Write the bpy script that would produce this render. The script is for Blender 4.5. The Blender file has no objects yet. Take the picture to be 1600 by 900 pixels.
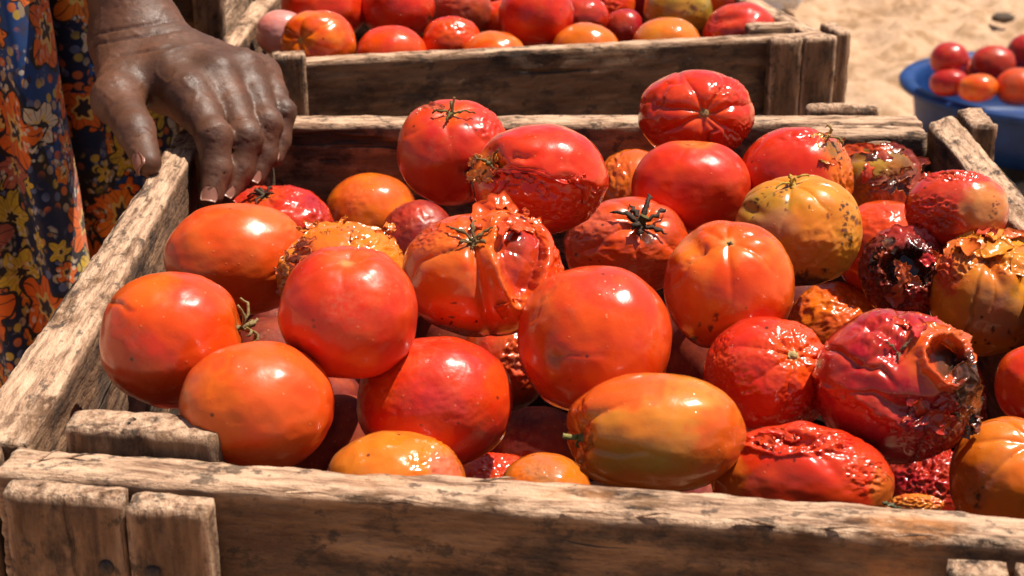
import bpy, math, random
import numpy as np

# ------------------------------------------------------------------ camera, sky, sun, exposure
SC = bpy.context.scene
COL = SC.collection
FPX, PITCH, CAMZ = 2500.0, math.radians(22.0), 1.04       # focal length in photo pixels (1600 wide)
FW = np.array([0, math.cos(PITCH), -math.sin(PITCH)])
UP = np.array([0, math.sin(PITCH), math.cos(PITCH)])
RT = np.array([1.0, 0, 0])
CAM = np.array([0, 0, CAMZ])

cam = bpy.data.cameras.new("camera")
cam.sensor_width = 36.0
cam.lens = FPX * 36 / 1600
cam.clip_start, cam.clip_end = 0.02, 500
cam.dof.use_dof = True
cam.dof.focus_distance = 0.765
cam.dof.aperture_fstop = 21.0
cam_o = bpy.data.objects.new("camera", cam)
COL.objects.link(cam_o)
cam_o.location = CAM
cam_o.rotation_euler = (math.pi / 2 - PITCH, 0, 0)
SC.camera = cam_o

SUN_DIR = np.array([0.36, 0.12, 0.925]); SUN_DIR = SUN_DIR / np.linalg.norm(SUN_DIR)
EL = math.asin(SUN_DIR[2]); AZ = math.atan2(SUN_DIR[0], SUN_DIR[1])
W = bpy.data.worlds.new("World"); SC.world = W; W.use_nodes = True
wn = W.node_tree
sky = wn.nodes.new("ShaderNodeTexSky"); sky.sky_type = 'NISHITA'; sky.sun_disc = False
sky.sun_elevation = EL; sky.sun_rotation = AZ; sky.dust_density = 1.6; sky.air_density = 1.0
bg = wn.nodes["Background"]; bg.inputs["Strength"].default_value = 0.05
wn.links.new(sky.outputs[0], bg.inputs["Color"])
sl = bpy.data.lights.new("sun", 'SUN'); sl.energy = 5.0; sl.angle = math.radians(0.55); sl.color = (1.0, 0.91, 0.79)
so = bpy.data.objects.new("sun", sl); COL.objects.link(so)
from mathutils import Vector
so.rotation_euler = Vector((-SUN_DIR).tolist()).to_track_quat('-Z', 'Y').to_euler()
so.location = (SUN_DIR * 20).tolist()
SC.view_settings.view_transform = 'Standard'; SC.view_settings.look = 'None'
SC.view_settings.exposure = 0.6; SC.view_settings.gamma = 1.0
SC.cycles.use_denoising = True
SC.cycles.max_bounces = 8

# ------------------------------------------------------------------ helpers
rng = np.random.default_rng(7)
def sm(a, b, x):
    t = np.clip((x - a) / (b - a), 0, 1); return t * t * (3 - 2 * t)
def at(px, py, d):
    """World point seen at photo pixel (px,py), d metres along the camera axis."""
    return CAM + d * (FW + RT * (px - 800) / FPX + UP * (450 - py) / FPX)
def onz(px, py, z):
    r = at(px, py, 1.0) - CAM; return CAM + r * ((z - CAMZ) / r[2])
def nrm(v): return v / np.maximum(1e-12, np.linalg.norm(v, axis=-1, keepdims=True))
_perm = np.random.default_rng(3).permutation(256); _perm = np.concatenate([_perm, _perm, _perm])
_grad = nrm(np.random.default_rng(4).normal(size=(256, 3)))
def perlin(P):
    P = np.asarray(P, float); I = np.floor(P).astype(int); f = P - I; I &= 255
    u = f * f * f * (f * (f * 6 - 15) + 10); out = 0
    for dx in (0, 1):
        for dy in (0, 1):
            for dz in (0, 1):
                h = _perm[_perm[_perm[(I[:, 0] + dx) & 255] + ((I[:, 1] + dy) & 255)] + ((I[:, 2] + dz) & 255)]
                g = _grad[h]
                w = (u[:, 0] if dx else 1 - u[:, 0]) * (u[:, 1] if dy else 1 - u[:, 1]) * (u[:, 2] if dz else 1 - u[:, 2])
                out = out + w * ((f[:, 0] - dx) * g[:, 0] + (f[:, 1] - dy) * g[:, 1] + (f[:, 2] - dz) * g[:, 2])
    return out * 1.6
def fbm(P, o=4, g=0.5):
    s = 0; a = 1; t = 0; P = np.asarray(P, float)
    for i in range(o): s = s + a * perlin(P * 2 ** i + 17.3 * i); t += a; a *= g
    return s / t
def ridged(P, o=3):
    s = 0; a = 1; t = 0
    for i in range(o): s = s + a * (1 - np.abs(perlin(P * 2 ** i + 9.1 * i)) * 2.2); t += a; a *= .5
    return s / t

def mk(name, V, Fc, mat, parent=None, col=None, fl=None, vec=None, smooth=True, loc=None):
    """Link one mesh object; V world coordinates (moved into loc / the parent's frame)."""
    V = np.asarray(V, float).copy(); o0 = np.zeros(3)
    if parent is not None:
        p = parent
        while p is not None: o0 = o0 + np.array(p.location); p = p.parent
    if loc is not None: V -= loc
    else: V -= o0
    me = bpy.data.meshes.new(name)
    me.vertices.add(len(V)); me.vertices.foreach_set("co", V.astype(np.float32).ravel())
    if isinstance(Fc, np.ndarray): loops = Fc.ravel(); cnt = np.full(len(Fc), Fc.shape[1])
    else: loops = np.array([i for f in Fc for i in f]); cnt = np.array([len(f) for f in Fc])
    me.loops.add(len(loops)); me.loops.foreach_set("vertex_index", loops.astype(np.int32))
    me.polygons.add(len(cnt)); st = np.concatenate([[0], np.cumsum(cnt)[:-1]])
    me.polygons.foreach_set("loop_start", st.astype(np.int32))
    me.polygons.foreach_set("use_smooth", np.full(len(cnt), smooth))
    if col is not None:
        a = me.attributes.new("pigment", 'FLOAT_COLOR', 'POINT')
        c4 = np.ones((len(V), 4), np.float32); c4[:, :3] = col; a.data.foreach_set("color", c4.ravel())
    for k, v in (fl or {}).items():
        a = me.attributes.new(k, 'FLOAT', 'POINT'); a.data.foreach_set("value", np.asarray(v, np.float32) * np.ones(len(V), np.float32))
    for k, v in (vec or {}).items():
        a = me.attributes.new(k, 'FLOAT_VECTOR', 'POINT'); a.data.foreach_set("vector", np.asarray(v, np.float32).ravel())
    me.update(calc_edges=True); me.validate()
    me.materials.append(mat)
    o = bpy.data.objects.new(name, me); COL.objects.link(o)
    if parent is not None: o.parent = parent
    if loc is not None: o.location = loc
    return o
def thing(name, label, cat, loc, group=None):
    o = bpy.data.objects.new(name, None); COL.objects.link(o); o.location = loc; o.empty_display_size = .05
    return tag(o, label, cat, group)
def tag(o, label, cat, group=None):
    o["label"] = label; o["category"] = cat
    if group: o["group"] = group
    return o
def grid_faces(nu, nv, cu=False, off=0):
    """Quads for a (nu x nv) point grid, u-major; cu closes the u direction."""
    i = np.arange(nu if cu else nu - 1); j = np.arange(nv - 1); I, J = np.meshgrid(i, j, indexing='ij')
    a = I * nv + J; b = ((I + 1) % nu) * nv + J
    return np.stack([a, b, b + 1, a + 1], -1).reshape(-1, 4) + off
def tube(path, rad, n=10, cap=True):
    path = np.asarray(path, float); rad = np.asarray(rad, float) * np.ones(len(path)); V = []
    t = nrm(np.gradient(path, axis=0)); ref = np.array([0.31, .87, .39])
    for p, tt, r in zip(path, t, rad):
        a = nrm(np.cross(tt, ref)); b = np.cross(tt, a); th = np.arange(n) * 2 * np.pi / n
        V.append(p + r * (np.cos(th)[:, None] * a + np.sin(th)[:, None] * b))
    V = np.array(V).transpose(1, 0, 2).reshape(-1, 3); m = len(path)
    Fc = grid_faces(n, m, True).tolist()
    if cap: Fc.append([k * m for k in range(n)]); Fc.append([k * m + m - 1 for k in range(n)][::-1])
    return V, Fc

# ------------------------------------------------------------------ materials
class MT:
    def __init__(s, name):
        s.m = bpy.data.materials.new(name); s.m.use_nodes = True; s.t = s.m.node_tree
        s.b = s.t.nodes["Principled BSDF"]
    def n(s, ty, props=None, **inp):
        nd = s.t.nodes.new("ShaderNode" + ty)
        for k, v in (props or {}).items(): setattr(nd, k, v)
        for k, v in inp.items():
            k2 = k.replace('_', ' ')
            sk = nd.inputs[int(k[1:])] if k[0] == 'i' and k[1:].isdigit() else nd.inputs[k2]
            s.put(sk, v)
        return nd
    def put(s, sk, v):
        if isinstance(v, bpy.types.NodeSocket): s.t.links.new(v, sk)
        elif isinstance(v, bpy.types.Node): s.t.links.new(v.outputs[0], sk)
        else:
            if sk.type == 'RGBA' and len(v) == 3: v = (*v, 1)
            sk.default_value = v
    def set(s, **kw):
        for k, v in kw.items(): s.put(s.b.inputs[k.replace('_', ' ')], v)
    def math(s, op, a, b=0.5, clamp=False): return s.n("Math", dict(operation=op, use_clamp=clamp), i0=a, i1=b).outputs[0]
    def mix(s, f, a, b, mode='MIX'):
        nd = s.t.nodes.new("ShaderNodeMix"); nd.data_type = 'RGBA'; nd.blend_type = mode
        s.put(nd.inputs[0], f); s.put(nd.inputs[6], a); s.put(nd.inputs[7], b); return nd.outputs[2]
    def ramp(s, f, stops, interp='LINEAR'):
        nd = s.t.nodes.new("ShaderNodeValToRGB"); s.put(nd.inputs[0], f); r = nd.color_ramp; r.interpolation = interp
        while len(r.elements) < len(stops): r.elements.new(0.5)
        for e, (p, c) in zip(r.elements, stops):
            e.position = p; c = (c, c, c) if isinstance(c, (int, float)) else c; e.color = (*c, 1)
        return nd.outputs[0]
    def attr(s, name, out="Fac"): return s.n("Attribute", dict(attribute_name=name)).outputs[out]
    def scale(s, v, sc): return s.n("VectorMath", dict(operation='MULTIPLY'), i0=v, i1=sc).outputs[0]
    def noise(s, v, scale, detail=3.0, rough=.5): return s.n("TexNoise", Vector=v, Scale=scale, Detail=detail, Roughness=rough).outputs["Fac"]
    def bump(s, h, strength=.5, dist=.001, normal=None):
        nd = s.n("Bump", Height=h, Strength=strength, Distance=dist)
        if normal is not None: s.put(nd.inputs["Normal"], normal)
        return nd.outputs[0]

def mat_tomato():
    m = MT("tomato_skin"); co = m.n("TexCoord").outputs["Object"]
    inf = m.n("ObjectInfo").outputs["Random"]
    ofs = m.n("VectorMath", dict(operation='ADD'), i0=co, i1=m.n("CombineXYZ", X=inf, Y=m.math('MULTIPLY', inf, 7.0)).outputs[0]).outputs[0]
    pig = m.attr("pigment", "Color"); wet = m.attr("wet"); ro = m.attr("rough")
    n1 = m.noise(ofs, 55.0, 5.0, .6)
    c = m.mix(m.ramp(n1, [(.42, 0.0), (.66, .26)]), pig, (.74, .12, .010))
    n2 = m.noise(ofs, 30.0, 4.0, .65)
    c = m.mix(m.ramp(n2, [(.50, 0.0), (.74, .42)]), c, m.mix(1.0, pig, (.66, .42, .5), 'MULTIPLY'))
    # lenticels and stuck grit
    vo = m.n("TexVoronoi", Vector=ofs, Scale=330.0, Randomness=1.0)
    dot = m.math('MULTIPLY', m.ramp(vo.outputs["Distance"], [(.10, 1.0), (.22, 0.0)]), m.ramp(m.n("SeparateColor", i0=vo.outputs["Color"]).outputs[0], [(.80, 0.0), (.84, 1.0)]))
    c = m.mix(m.math('MULTIPLY', dot, .2), c, (.72, .42, .2))
    vo2 = m.n("TexVoronoi", Vector=ofs, Scale=150.0, Randomness=1.0)
    dot2 = m.math('MULTIPLY', m.ramp(vo2.outputs["Distance"], [(.08, 1.0), (.17, 0.0)]), m.ramp(m.n("SeparateColor", i0=vo2.outputs["Color"]).outputs[1], [(.88, 0.0), (.91, 1.0)]))
    c = m.mix(m.math('MULTIPLY', dot2, .8), c, (.03, .015, .01))
    smu = m.math('MULTIPLY', m.ramp(m.noise(ofs, 24.0, 6.0, .72), [(.54, 0.0), (.68, .20)]), m.ramp(m.noise(ofs, 300.0, 4.0, .7), [(.42, 0.0), (.6, 1.0)]))
    c = m.mix(smu, c, (.50, .27, .14))
    m.set(Base_Color=c)
    cr = m.n("TexVoronoi", dict(feature='SMOOTH_F1'), Vector=m.n("VectorMath", dict(operation='ADD'), i0=ofs, i1=m.scale(m.n("TexNoise", Vector=ofs, Scale=90.0, Detail=2.0).outputs["Color"], (.012, .012, .012))).outputs[0], Scale=190.0, Smoothness=.4).outputs["Distance"]
    h = m.math('MULTIPLY', m.math('ADD', m.math('MULTIPLY', cr, 1.2), m.noise(ofs, 260.0, 4.0, .6)), m.math('MULTIPLY', wet, .6))
    b1 = m.bump(h, .45, .0016)
    h2 = m.math('ADD', m.math('MULTIPLY', dot, .7), m.math('ADD', m.math('MULTIPLY', m.noise(ofs, 520.0, 3.0), .32), m.math('MULTIPLY', m.noise(ofs, 70.0, 3.0), 1.2)))
    b2 = m.bump(h2, .22, .0011, b1)
    rr = m.math('ADD', ro, m.math('MULTIPLY', m.math('SUBTRACT', m.noise(ofs, 45.0, 5.0, .65), .5), .34), True)
    m.set(Roughness=rr, Normal=b2, IOR=1.38, Coat_Weight=m.math('SUBTRACT', 1.25, m.math('MULTIPLY', rr, 2.8), True), Coat_Roughness=m.math('MULTIPLY', rr, .55), Coat_IOR=1.45,
          Subsurface_Weight=.12, Subsurface_Radius=(.006, .0018, .0008), Subsurface_Scale=1.0)
    return m.m
def mat_wood():
    m = MT("weathered_wood"); g = m.attr("grain", "Vector"); wear_lit = m.attr("wear_lit")
    warp = m.n("VectorMath", dict(operation='ADD'), i0=g, i1=m.scale(m.n("TexNoise", Vector=g, Scale=14.0, Detail=2.0).outputs["Color"], (.004, .006, .006))).outputs[0]
    gf = m.noise(m.scale(warp, (20, 150, 150)), 1.0, 8.0, .62)
    gc = m.noise(m.scale(warp, (12, 46, 46)), 1.0, 5.0, .6)
    bl = m.noise(m.scale(g, (24, 40, 40)), 1.0, 6.0, .65)
    c = m.ramp(gf, [(.30, (.070, .033, .016)), (.5, (.215, .116, .060)), (.70, (.35, .21, .118))])
    c = m.mix(m.ramp(gc, [(.40, .85), (.58, 0.0)]), c, (.075, .035, .018))
    c = m.mix(m.ramp(bl, [(.50, 0.0), (.60, .9)]), c, (.026, .017, .013))
    ws = m.noise(m.scale(g, (60, 110, 110)), 1.0, 6.0, .7)
    wf = m.math('MULTIPLY', wear_lit, m.ramp(m.math('ADD', m.math('MULTIPLY', ws, .6), m.math('MULTIPLY', m.noise(m.scale(g, (22, 60, 60)), 1.0, 5.0), .4)), [(.40, 0.0), (.50, 1.0)]))
    pale = m.ramp(m.noise(m.scale(warp, (30, 240, 240)), 1.0, 6.0, .7), [(.34, (.20, .105, .062)), (.5, (.55, .345, .22)), (.66, (.70, .485, .325))])
    c = m.mix(wf, c, pale)
    crack = m.ramp(m.noise(m.scale(warp, (7, 70, 70)), 1.0, 3.0, .5), [(.27, 1.0), (.32, 0.0)])
    c = m.mix(m.math('MULTIPLY', crack, .8), c, (.03, .02, .015))
    gt = m.ramp(m.noise(m.scale(g, (70, 90, 90)), 1.0, 5.0, .7), [(.57, 0.0), (.63, .75)])
    c = m.mix(gt, c, (.05, .036, .028))
    c = m.mix(m.attr('soil'), c, (.020, .008, .006))  # shade of the gaps painted into the floor slats as near-black
    c = m.mix(m.math('MULTIPLY', m.attr('stain'), m.ramp(m.noise(m.scale(g, (90, 140, 140)), 1.0, 4.0, .6), [(.36, .25), (.56, 1.0)])), c, (.56, .22, .07))
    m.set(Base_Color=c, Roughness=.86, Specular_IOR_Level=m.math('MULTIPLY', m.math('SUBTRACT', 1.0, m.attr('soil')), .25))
    h = m.math('ADD', m.math('MULTIPLY', gf, 1.0), m.math('SUBTRACT', m.math('MULTIPLY', ws, 1.3), m.math('MULTIPLY', crack, 1.6)))
    m.set(Normal=m.bump(h, 1.0, .0034))
    return m.m
def mat_simple(name, c, rough, spec=.4, nscale=200.0, var=.35, bump=.2, bdist=.0006, metal=0.0, c2=None):
    m = MT(name); co = m.n("TexCoord").outputs["Object"]
    n1 = m.noise(co, nscale, 5.0, .6)
    c2 = c2 or tuple(x * (1 - var) for x in c)
    m.set(Base_Color=m.mix(m.ramp(n1, [(.35, 0.0), (.65, 1.0)]), c, c2), Roughness=rough, Specular_IOR_Level=spec, Metallic=metal,
          Normal=m.bump(m.noise(co, nscale * 2, 4.0, .6), bump, bdist))
    return m.m
def mat_pigment(name, rough=.6, bump=.4, scale=500.0, spec=.35):
    m = MT(name); co = m.n("TexCoord").outputs["Object"]
    c = m.mix(m.ramp(m.noise(co, scale, 4.0, .6), [(.4, 0.0), (.65, .6)]), m.attr("pigment", "Color"), m.mix(1.0, m.attr("pigment", "Color"), (.5, .42, .35), 'MULTIPLY'))
    m.set(Base_Color=c, Roughness=rough, Specular_IOR_Level=spec, Normal=m.bump(m.noise(co, scale * 1.6, 4.0), bump, .0008))
    return m.m
def mat_skin():
    m = MT("dark_skin"); co = m.n("TexCoord").outputs["Object"]
    n1 = m.noise(co, 38.0, 5.0, .6)
    c = m.mix(m.ramp(n1, [(.35, 0.0), (.68, 1.0)]), (.074, .029, .014), (.140, .056, .029))
    c = m.mix(m.ramp(m.noise(co, 260.0, 4.0, .6), [(.5, 0.0), (.75, .5)]), c, (.05, .02, .013))
    c = m.mix(m.attr("crease"), c, (.035, .014, .010))
    c = m.mix(m.attr("palm"), c, (.40, .16, .10))
    vo = m.n("TexVoronoi", dict(feature='DISTANCE_TO_EDGE'), Vector=m.n("VectorMath", dict(operation='ADD'), i0=co, i1=m.scale(m.n("TexNoise", Vector=co, Scale=200.0, Detail=2.0).outputs["Color"], (.004, .004, .004))).outputs[0], Scale=520.0).outputs[0]
    h = m.math('ADD', m.math('MULTIPLY', m.ramp(vo, [(0.0, 0.0), (.12, 1.0)]), .5), m.math('MULTIPLY', m.noise(co, 330.0, 4.0, .6), 1.0))
    m.set(Base_Color=c, Roughness=m.ramp(m.noise(co, 90.0, 4.0), [(.3, .44), (.7, .60)]), Specular_IOR_Level=.42,
          Normal=m.bump(h, .24, .0006), Subsurface_Weight=.08, Subsurface_Radius=(.006, .002, .001), Subsurface_Scale=1.0)
    return m.m
def mat_print():
    """Wax-print cotton: navy ground, orange / yellow / cream flowers with dark outlines, small dots between."""
    m = MT("printed_cotton"); uv = m.attr("cloth", "Vector")
    wob = m.n("VectorMath", dict(operation='ADD'), i0=uv, i1=m.scale(m.n("TexNoise", Vector=uv, Scale=30.0, Detail=2.0).outputs["Color"], (.022, .022, 0))).outputs[0]
    def flowers(scale, petals, rad, seed):
        v = m.n("TexVoronoi", dict(voronoi_dimensions='2D'), Vector=m.n("VectorMath", dict(operation='ADD'), i0=wob, i1=(seed, seed * .37, 0)).outputs[0], Scale=scale, Randomness=.75)
        vv = m.n("VectorMath", dict(operation='SUBTRACT'), i0=m.n("VectorMath", dict(operation='ADD'), i0=wob, i1=(seed, seed * .37, 0)).outputs[0], i1=v.outputs["Position"]).outputs[0]
        s = m.n("SeparateXYZ", i0=vv); ang = m.math('ARCTAN2', s.outputs[1], s.outputs[0])
        pet = m.math('MULTIPLY', m.math('ADD', m.math('COSINE', m.math('MULTIPLY', ang, petals)), 4.0), .20)
        r = m.math('DIVIDE', v.outputs["Distance"], m.math('MULTIPLY', pet, rad))
        rnd = m.n("SeparateColor", i0=v.outputs["Color"])
        return r, rnd.outputs[0], rnd.outputs[1], ang
    nav = (.008, .013, .042)
    base = m.mix(m.ramp(m.noise(uv, 9.0, 3.0), [(.46, 0.0), (.56, 1.0)], 'CONSTANT'), nav, (.018, .014, .014))
    base = m.mix(m.ramp(m.noise(m.scale(uv, (1, .35, 1)), 13.0, 2.0), [(.54, 0.0), (.56, 1.0)]), base, (.010, .045, .17))
    dv = m.n("TexVoronoi", dict(voronoi_dimensions='2D'), Vector=uv, Scale=105.0, Randomness=.6)
    dots = m.ramp(dv.outputs["Distance"], [(.30, 1.0), (.38, 0.0)])
    dcol = m.ramp(m.n("SeparateColor", i0=dv.outputs["Color"]).outputs[0], [(0.0, (.35, .25, .16)), (.35, (.5, .12, .03)), (.6, (.10, .12, .22)), (.8, (.45, .30, .05))], 'CONSTANT')
    dm = m.math('MULTIPLY', dots, m.ramp(m.noise(uv, 17.0, 2.0), [(.44, 0.0), (.50, 1.0)]))
    c = m.mix(dm, base, dcol)
    for scale, pets, rad, seed, thr in ((46.0, 5.0, .50, 7.7, .50), (25.0, 6.0, .56, 3.1, .46), (17.0, 5.0, .54, 0.0, .46)):
        r, k1, k2, ang = flowers(scale, pets, rad, seed)
        pc = m.ramp(k1, [(0.0, (.70, .17, .010)), (.34, (.58, .36, .03)), (.54, (.66, .12, .010)), (.78, (.58, .46, .32)), (.84, (.40, .10, .06)), (.92, (.03, .09, .26))], 'CONSTANT')
        vein = m.math('GREATER_THAN', m.math('COSINE', m.math('MULTIPLY', ang, pets * 3)), .93)
        pc = m.mix(m.math('MULTIPLY', vein, .8), pc, (.03, .015, .012))
        ring = m.mix(m.ramp(r, [(0.0, 1.0), (.22, 0.0)], 'CONSTANT'), pc, (.03, .02, .02))
        ring = m.mix(m.math('MULTIPLY', m.ramp(r, [(0.0, 0.0), (.24, 1.0), (.36, 0.0)], 'CONSTANT'), 1.0), ring, (.62, .40, .10))
        ring = m.mix(m.ramp(r, [(0.0, 0.0), (.86, 1.0)], 'CONSTANT'), ring, (.02, .014, .014))
        on = m.math('MULTIPLY', m.math('LESS_THAN', r, 1.0), m.math('GREATER_THAN', k2, thr))
        c = m.mix(on, c, ring)
    sp = m.n("TexVoronoi", dict(voronoi_dimensions='2D'), Vector=wob, Scale=170.0, Randomness=.9)
    sm_ = m.math('MULTIPLY', m.ramp(sp.outputs["Distance"], [(.22, 1.0), (.34, 0.0)]), m.ramp(m.noise(uv, 24.0, 3.0), [(.50, 0.0), (.56, .8)]))
    c = m.mix(sm_, c, m.ramp(m.n("SeparateColor", i0=sp.outputs["Color"]).outputs[0], [(0.0, (.60, .50, .38)), (.5, (.03, .02, .03)), (.75, (.55, .25, .06))], 'CONSTANT'))
    c = m.mix(m.ramp(m.noise(uv, 75.0, 4.0, .7), [(.55, 0.0), (.68, .55)]), c, (.05, .03, .03))
    weave = m.noise(m.scale(uv, (1400, 1400, 1)), 1.0, 1.0)
    m.set(Base_Color=c, Roughness=.8, Specular_IOR_Level=.25, Sheen_Weight=.1, Normal=m.bump(m.math('ADD', weave, m.math('MULTIPLY', m.noise(uv, 60.0, 4.0), 3.0)), .3, .0008))
    return m.m
def mat_sand():
    m = MT("dry_sand"); co = m.n("TexCoord").outputs["Object"]
    n1 = m.noise(co, 2.2, 6.0, .6); n2 = m.noise(co, 14.0, 6.0, .65); n3 = m.noise(co, 900.0, 2.0)
    c = m.ramp(n1, [(.3, (.70, .44, .27)), (.7, (.80, .53, .345))])
    c = m.mix(m.ramp(n2, [(.47, 0.0), (.62, .9)]), c, (.46, .265, .135))  # darker patches painted in for the shading of the sand's relief
    c = m.mix(m.ramp(n3, [(.35, .25), (.5, 0.0)]), c, (.30, .18, .10))
    m.set(Base_Color=c, Roughness=.95, Specular_IOR_Level=.15, Normal=m.bump(m.math('ADD', m.math('MULTIPLY', n2, 3.0), m.math('ADD', n3, m.noise(co, 60.0, 5.0))), .7, .010))
    return m.m

M_TOM, M_WOOD, M_SKIN, M_PRINT, M_SAND = mat_tomato(), mat_wood(), mat_skin(), mat_print(), mat_sand()
M_STEM = mat_pigment("dried_stem", .75, .6, 700.0)
M_NAIL = mat_simple("fingernail", (.29, .12, .08), .32, .5, 150.0, .25, .05)
M_IRON = mat_simple("rusty_iron", (.055, .035, .028), .7, .4, 500.0, .5, .6, .0008)
M_BLUE = mat_simple("blue_enamel", (.010, .048, .19), .50, .3, 18.0, .45, .12, .001)
M_BAG = mat_simple("white_plastic", (.78, .78, .77), .4, .5, 40.0, .12, .2, .002)
M_STONE = mat_simple("grey_stone", (.12, .085, .06), .9, .2, 90.0, .4, .6, .002)

# ------------------------------------------------------------------ ground
def build_ground():
    def axis(a, b, step, far):
        core = np.arange(a, b + 1e-6, step); k = np.cumsum(step * 1.35 ** np.arange(1, 34)); k = k[k < far]
        return np.concatenate([(a - k)[::-1], core, b + k])
    X = axis(-.6, 2.6, .02, 260); Y = axis(2.6, 7.2, .022, 260)
    gx, gy = np.meshgrid(X, Y, indexing='ij'); P = np.stack([gx.ravel(), gy.ravel(), np.zeros(gx.size)], 1)
    env = np.exp(-np.maximum(0, np.hypot(P[:, 0] - 1, P[:, 1] - 4.8) - 4) / 6)
    a = fbm(P * [3.2, 2.6, 1], 3); b = ridged(P * [6.5, 5.0, 1] + 5, 2); c = fbm(P * 19, 3)
    P[:, 2] = env * (.045 * a + .045 * (b - .5) + .022 * c) - .025
    near = np.hypot(P[:, 0] - 1.15, P[:, 1] - 3.43) < .42
    P[near, 2] = np.minimum(P[near, 2], -.004)
    o = mk("ground", P, grid_faces(len(X), len(Y)), M_SAND); o["kind"] = "structure"
build_ground()

# ------------------------------------------------------------------ boards and crates
def board(name, parent, quad, h, seed, chip=.003, res=.004, vertical=False, wear_lit_top=1.0, rnd=.0018, wear_lit_all=.10, soil=0.0, stain=()):
    """A plank. quad = four plan corners (outer start, outer end, inner end, inner start) with their top z; h = height."""
    q = np.asarray(quad, float); q = q if q.shape[1] == 3 else np.c_[q, np.full(4, .75)]
    L = np.linalg.norm(q[1] - q[0]); T = np.linalg.norm(q[3] - q[0]); r_ = np.random.default_rng(seed)
    n = [max(3, int(L / res)), max(3, int(T / .003)), max(3, int(h / res))]
    n = [min(n[0], 200), min(n[1], 16), min(n[2], 60)]
    ii = np.stack(np.meshgrid(*[np.arange(k + 1) for k in n], indexing='ij'), -1)
    bd = ((ii == 0) | (ii == np.array(n))).any(-1); idm = np.full(bd.shape, -1); idm[bd] = np.arange(bd.sum())
    S = ii[bd] / np.array(n); dim = np.array([L, T, h]); P = S * dim
    Fc = []
    for ax in range(3):
        u, v = [a for a in range(3) if a != ax]
        for side in (0, n[ax]):
            sl = np.take(idm, side, axis=ax)
            f = np.stack([sl[:-1, :-1], sl[1:, :-1], sl[1:, 1:], sl[:-1, 1:]], -1).reshape(-1, 4)
            if (side == 0) == (ax != 1): f = f[:, ::-1]
            Fc.append(f)
    Fc = np.concatenate(Fc)
    off = r_.uniform(-50, 50, 3)
    g = P + off
    gl = g[:, [2, 0, 1]] if vertical else g[:, [0, 1, 2]]
    # rounded and chipped edges
    nz = fbm(g * [38, 60, 60], 4); big = fbm(g * [9, 9, 9] + 3, 2)
    r = rnd + chip * np.clip(nz * 1.3 + big * .9, 0, 1.2); r = np.minimum(r, min(T, h) * .45)[:, None]
    qn = np.clip(P, r, dim - r); dlt = P - qn; nn = nrm(dlt); P2 = qn + nn * np.minimum(r, np.linalg.norm(dlt, axis=1, keepdims=True) + 1e-9)
    gr = fbm(gl * [22, 420, 420], 3); lo = fbm(gl * [6, 30, 30] + 11, 3)
    pe = ridged(gl * [42, 130, 130] + 5, 3)
    P2 = P2 + nn * (.0008 * gr + .0016 * lo + .0009 * (pe - .5))[:, None] * min(1, T / .012)
    sp = P2 / dim; s, t, u = sp[:, :1], sp[:, 1:2], sp[:, 2:]
    top = (1 - s) * (1 - t) * q[0] + s * (1 - t) * q[1] + s * t * q[2] + (1 - s) * t * q[3]
    V = top.copy(); V[:, 2] = top[:, 2] - (1 - u[:, 0]) * h
    edge = np.sort(np.minimum(P, dim - P), axis=1)[:, 1]
    wear_lit = np.maximum(wear_lit_top * sm(.994, .999, S[:, 2]), .75 * sm(.0045, .0, edge)) + wear_lit_all  # worn edges and bleached tops; the paling also stands in for sunlight
    if q[:, 2].mean() < .5: wear_lit = wear_lit * .5
    sn = np.zeros(len(V))
    for (x, y, rx, ry, a_) in stain: sn = np.maximum(sn, a_ * sm(1.2, .4, np.hypot((V[:, 0] - x) / rx, (V[:, 1] - y) / ry) + .5 * fbm(V * 130, 3)))
    return mk(name, V, Fc, M_WOOD, parent, fl=dict(wear_lit=np.clip(wear_lit, 0, 1), soil=soil, stain=sn), vec=dict(grain=gl))
def lineq(p, q, t): return np.asarray(p) + (np.asarray(q) - np.asarray(p)) * t
def nail(parent, p, r=.0031, n=(0, -1, 0)):
    n = np.array(n, float); prof = [(-.004, r * .9), (0.0, r), (.0008, r * .95), (.0015, r * .6), (.0017, .0001)]
    V, Fc = tube([p + n * a for a, _ in prof], [b for _, b in prof], 14)
    return mk("nail", V, Fc, M_IRON, parent)

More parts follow.
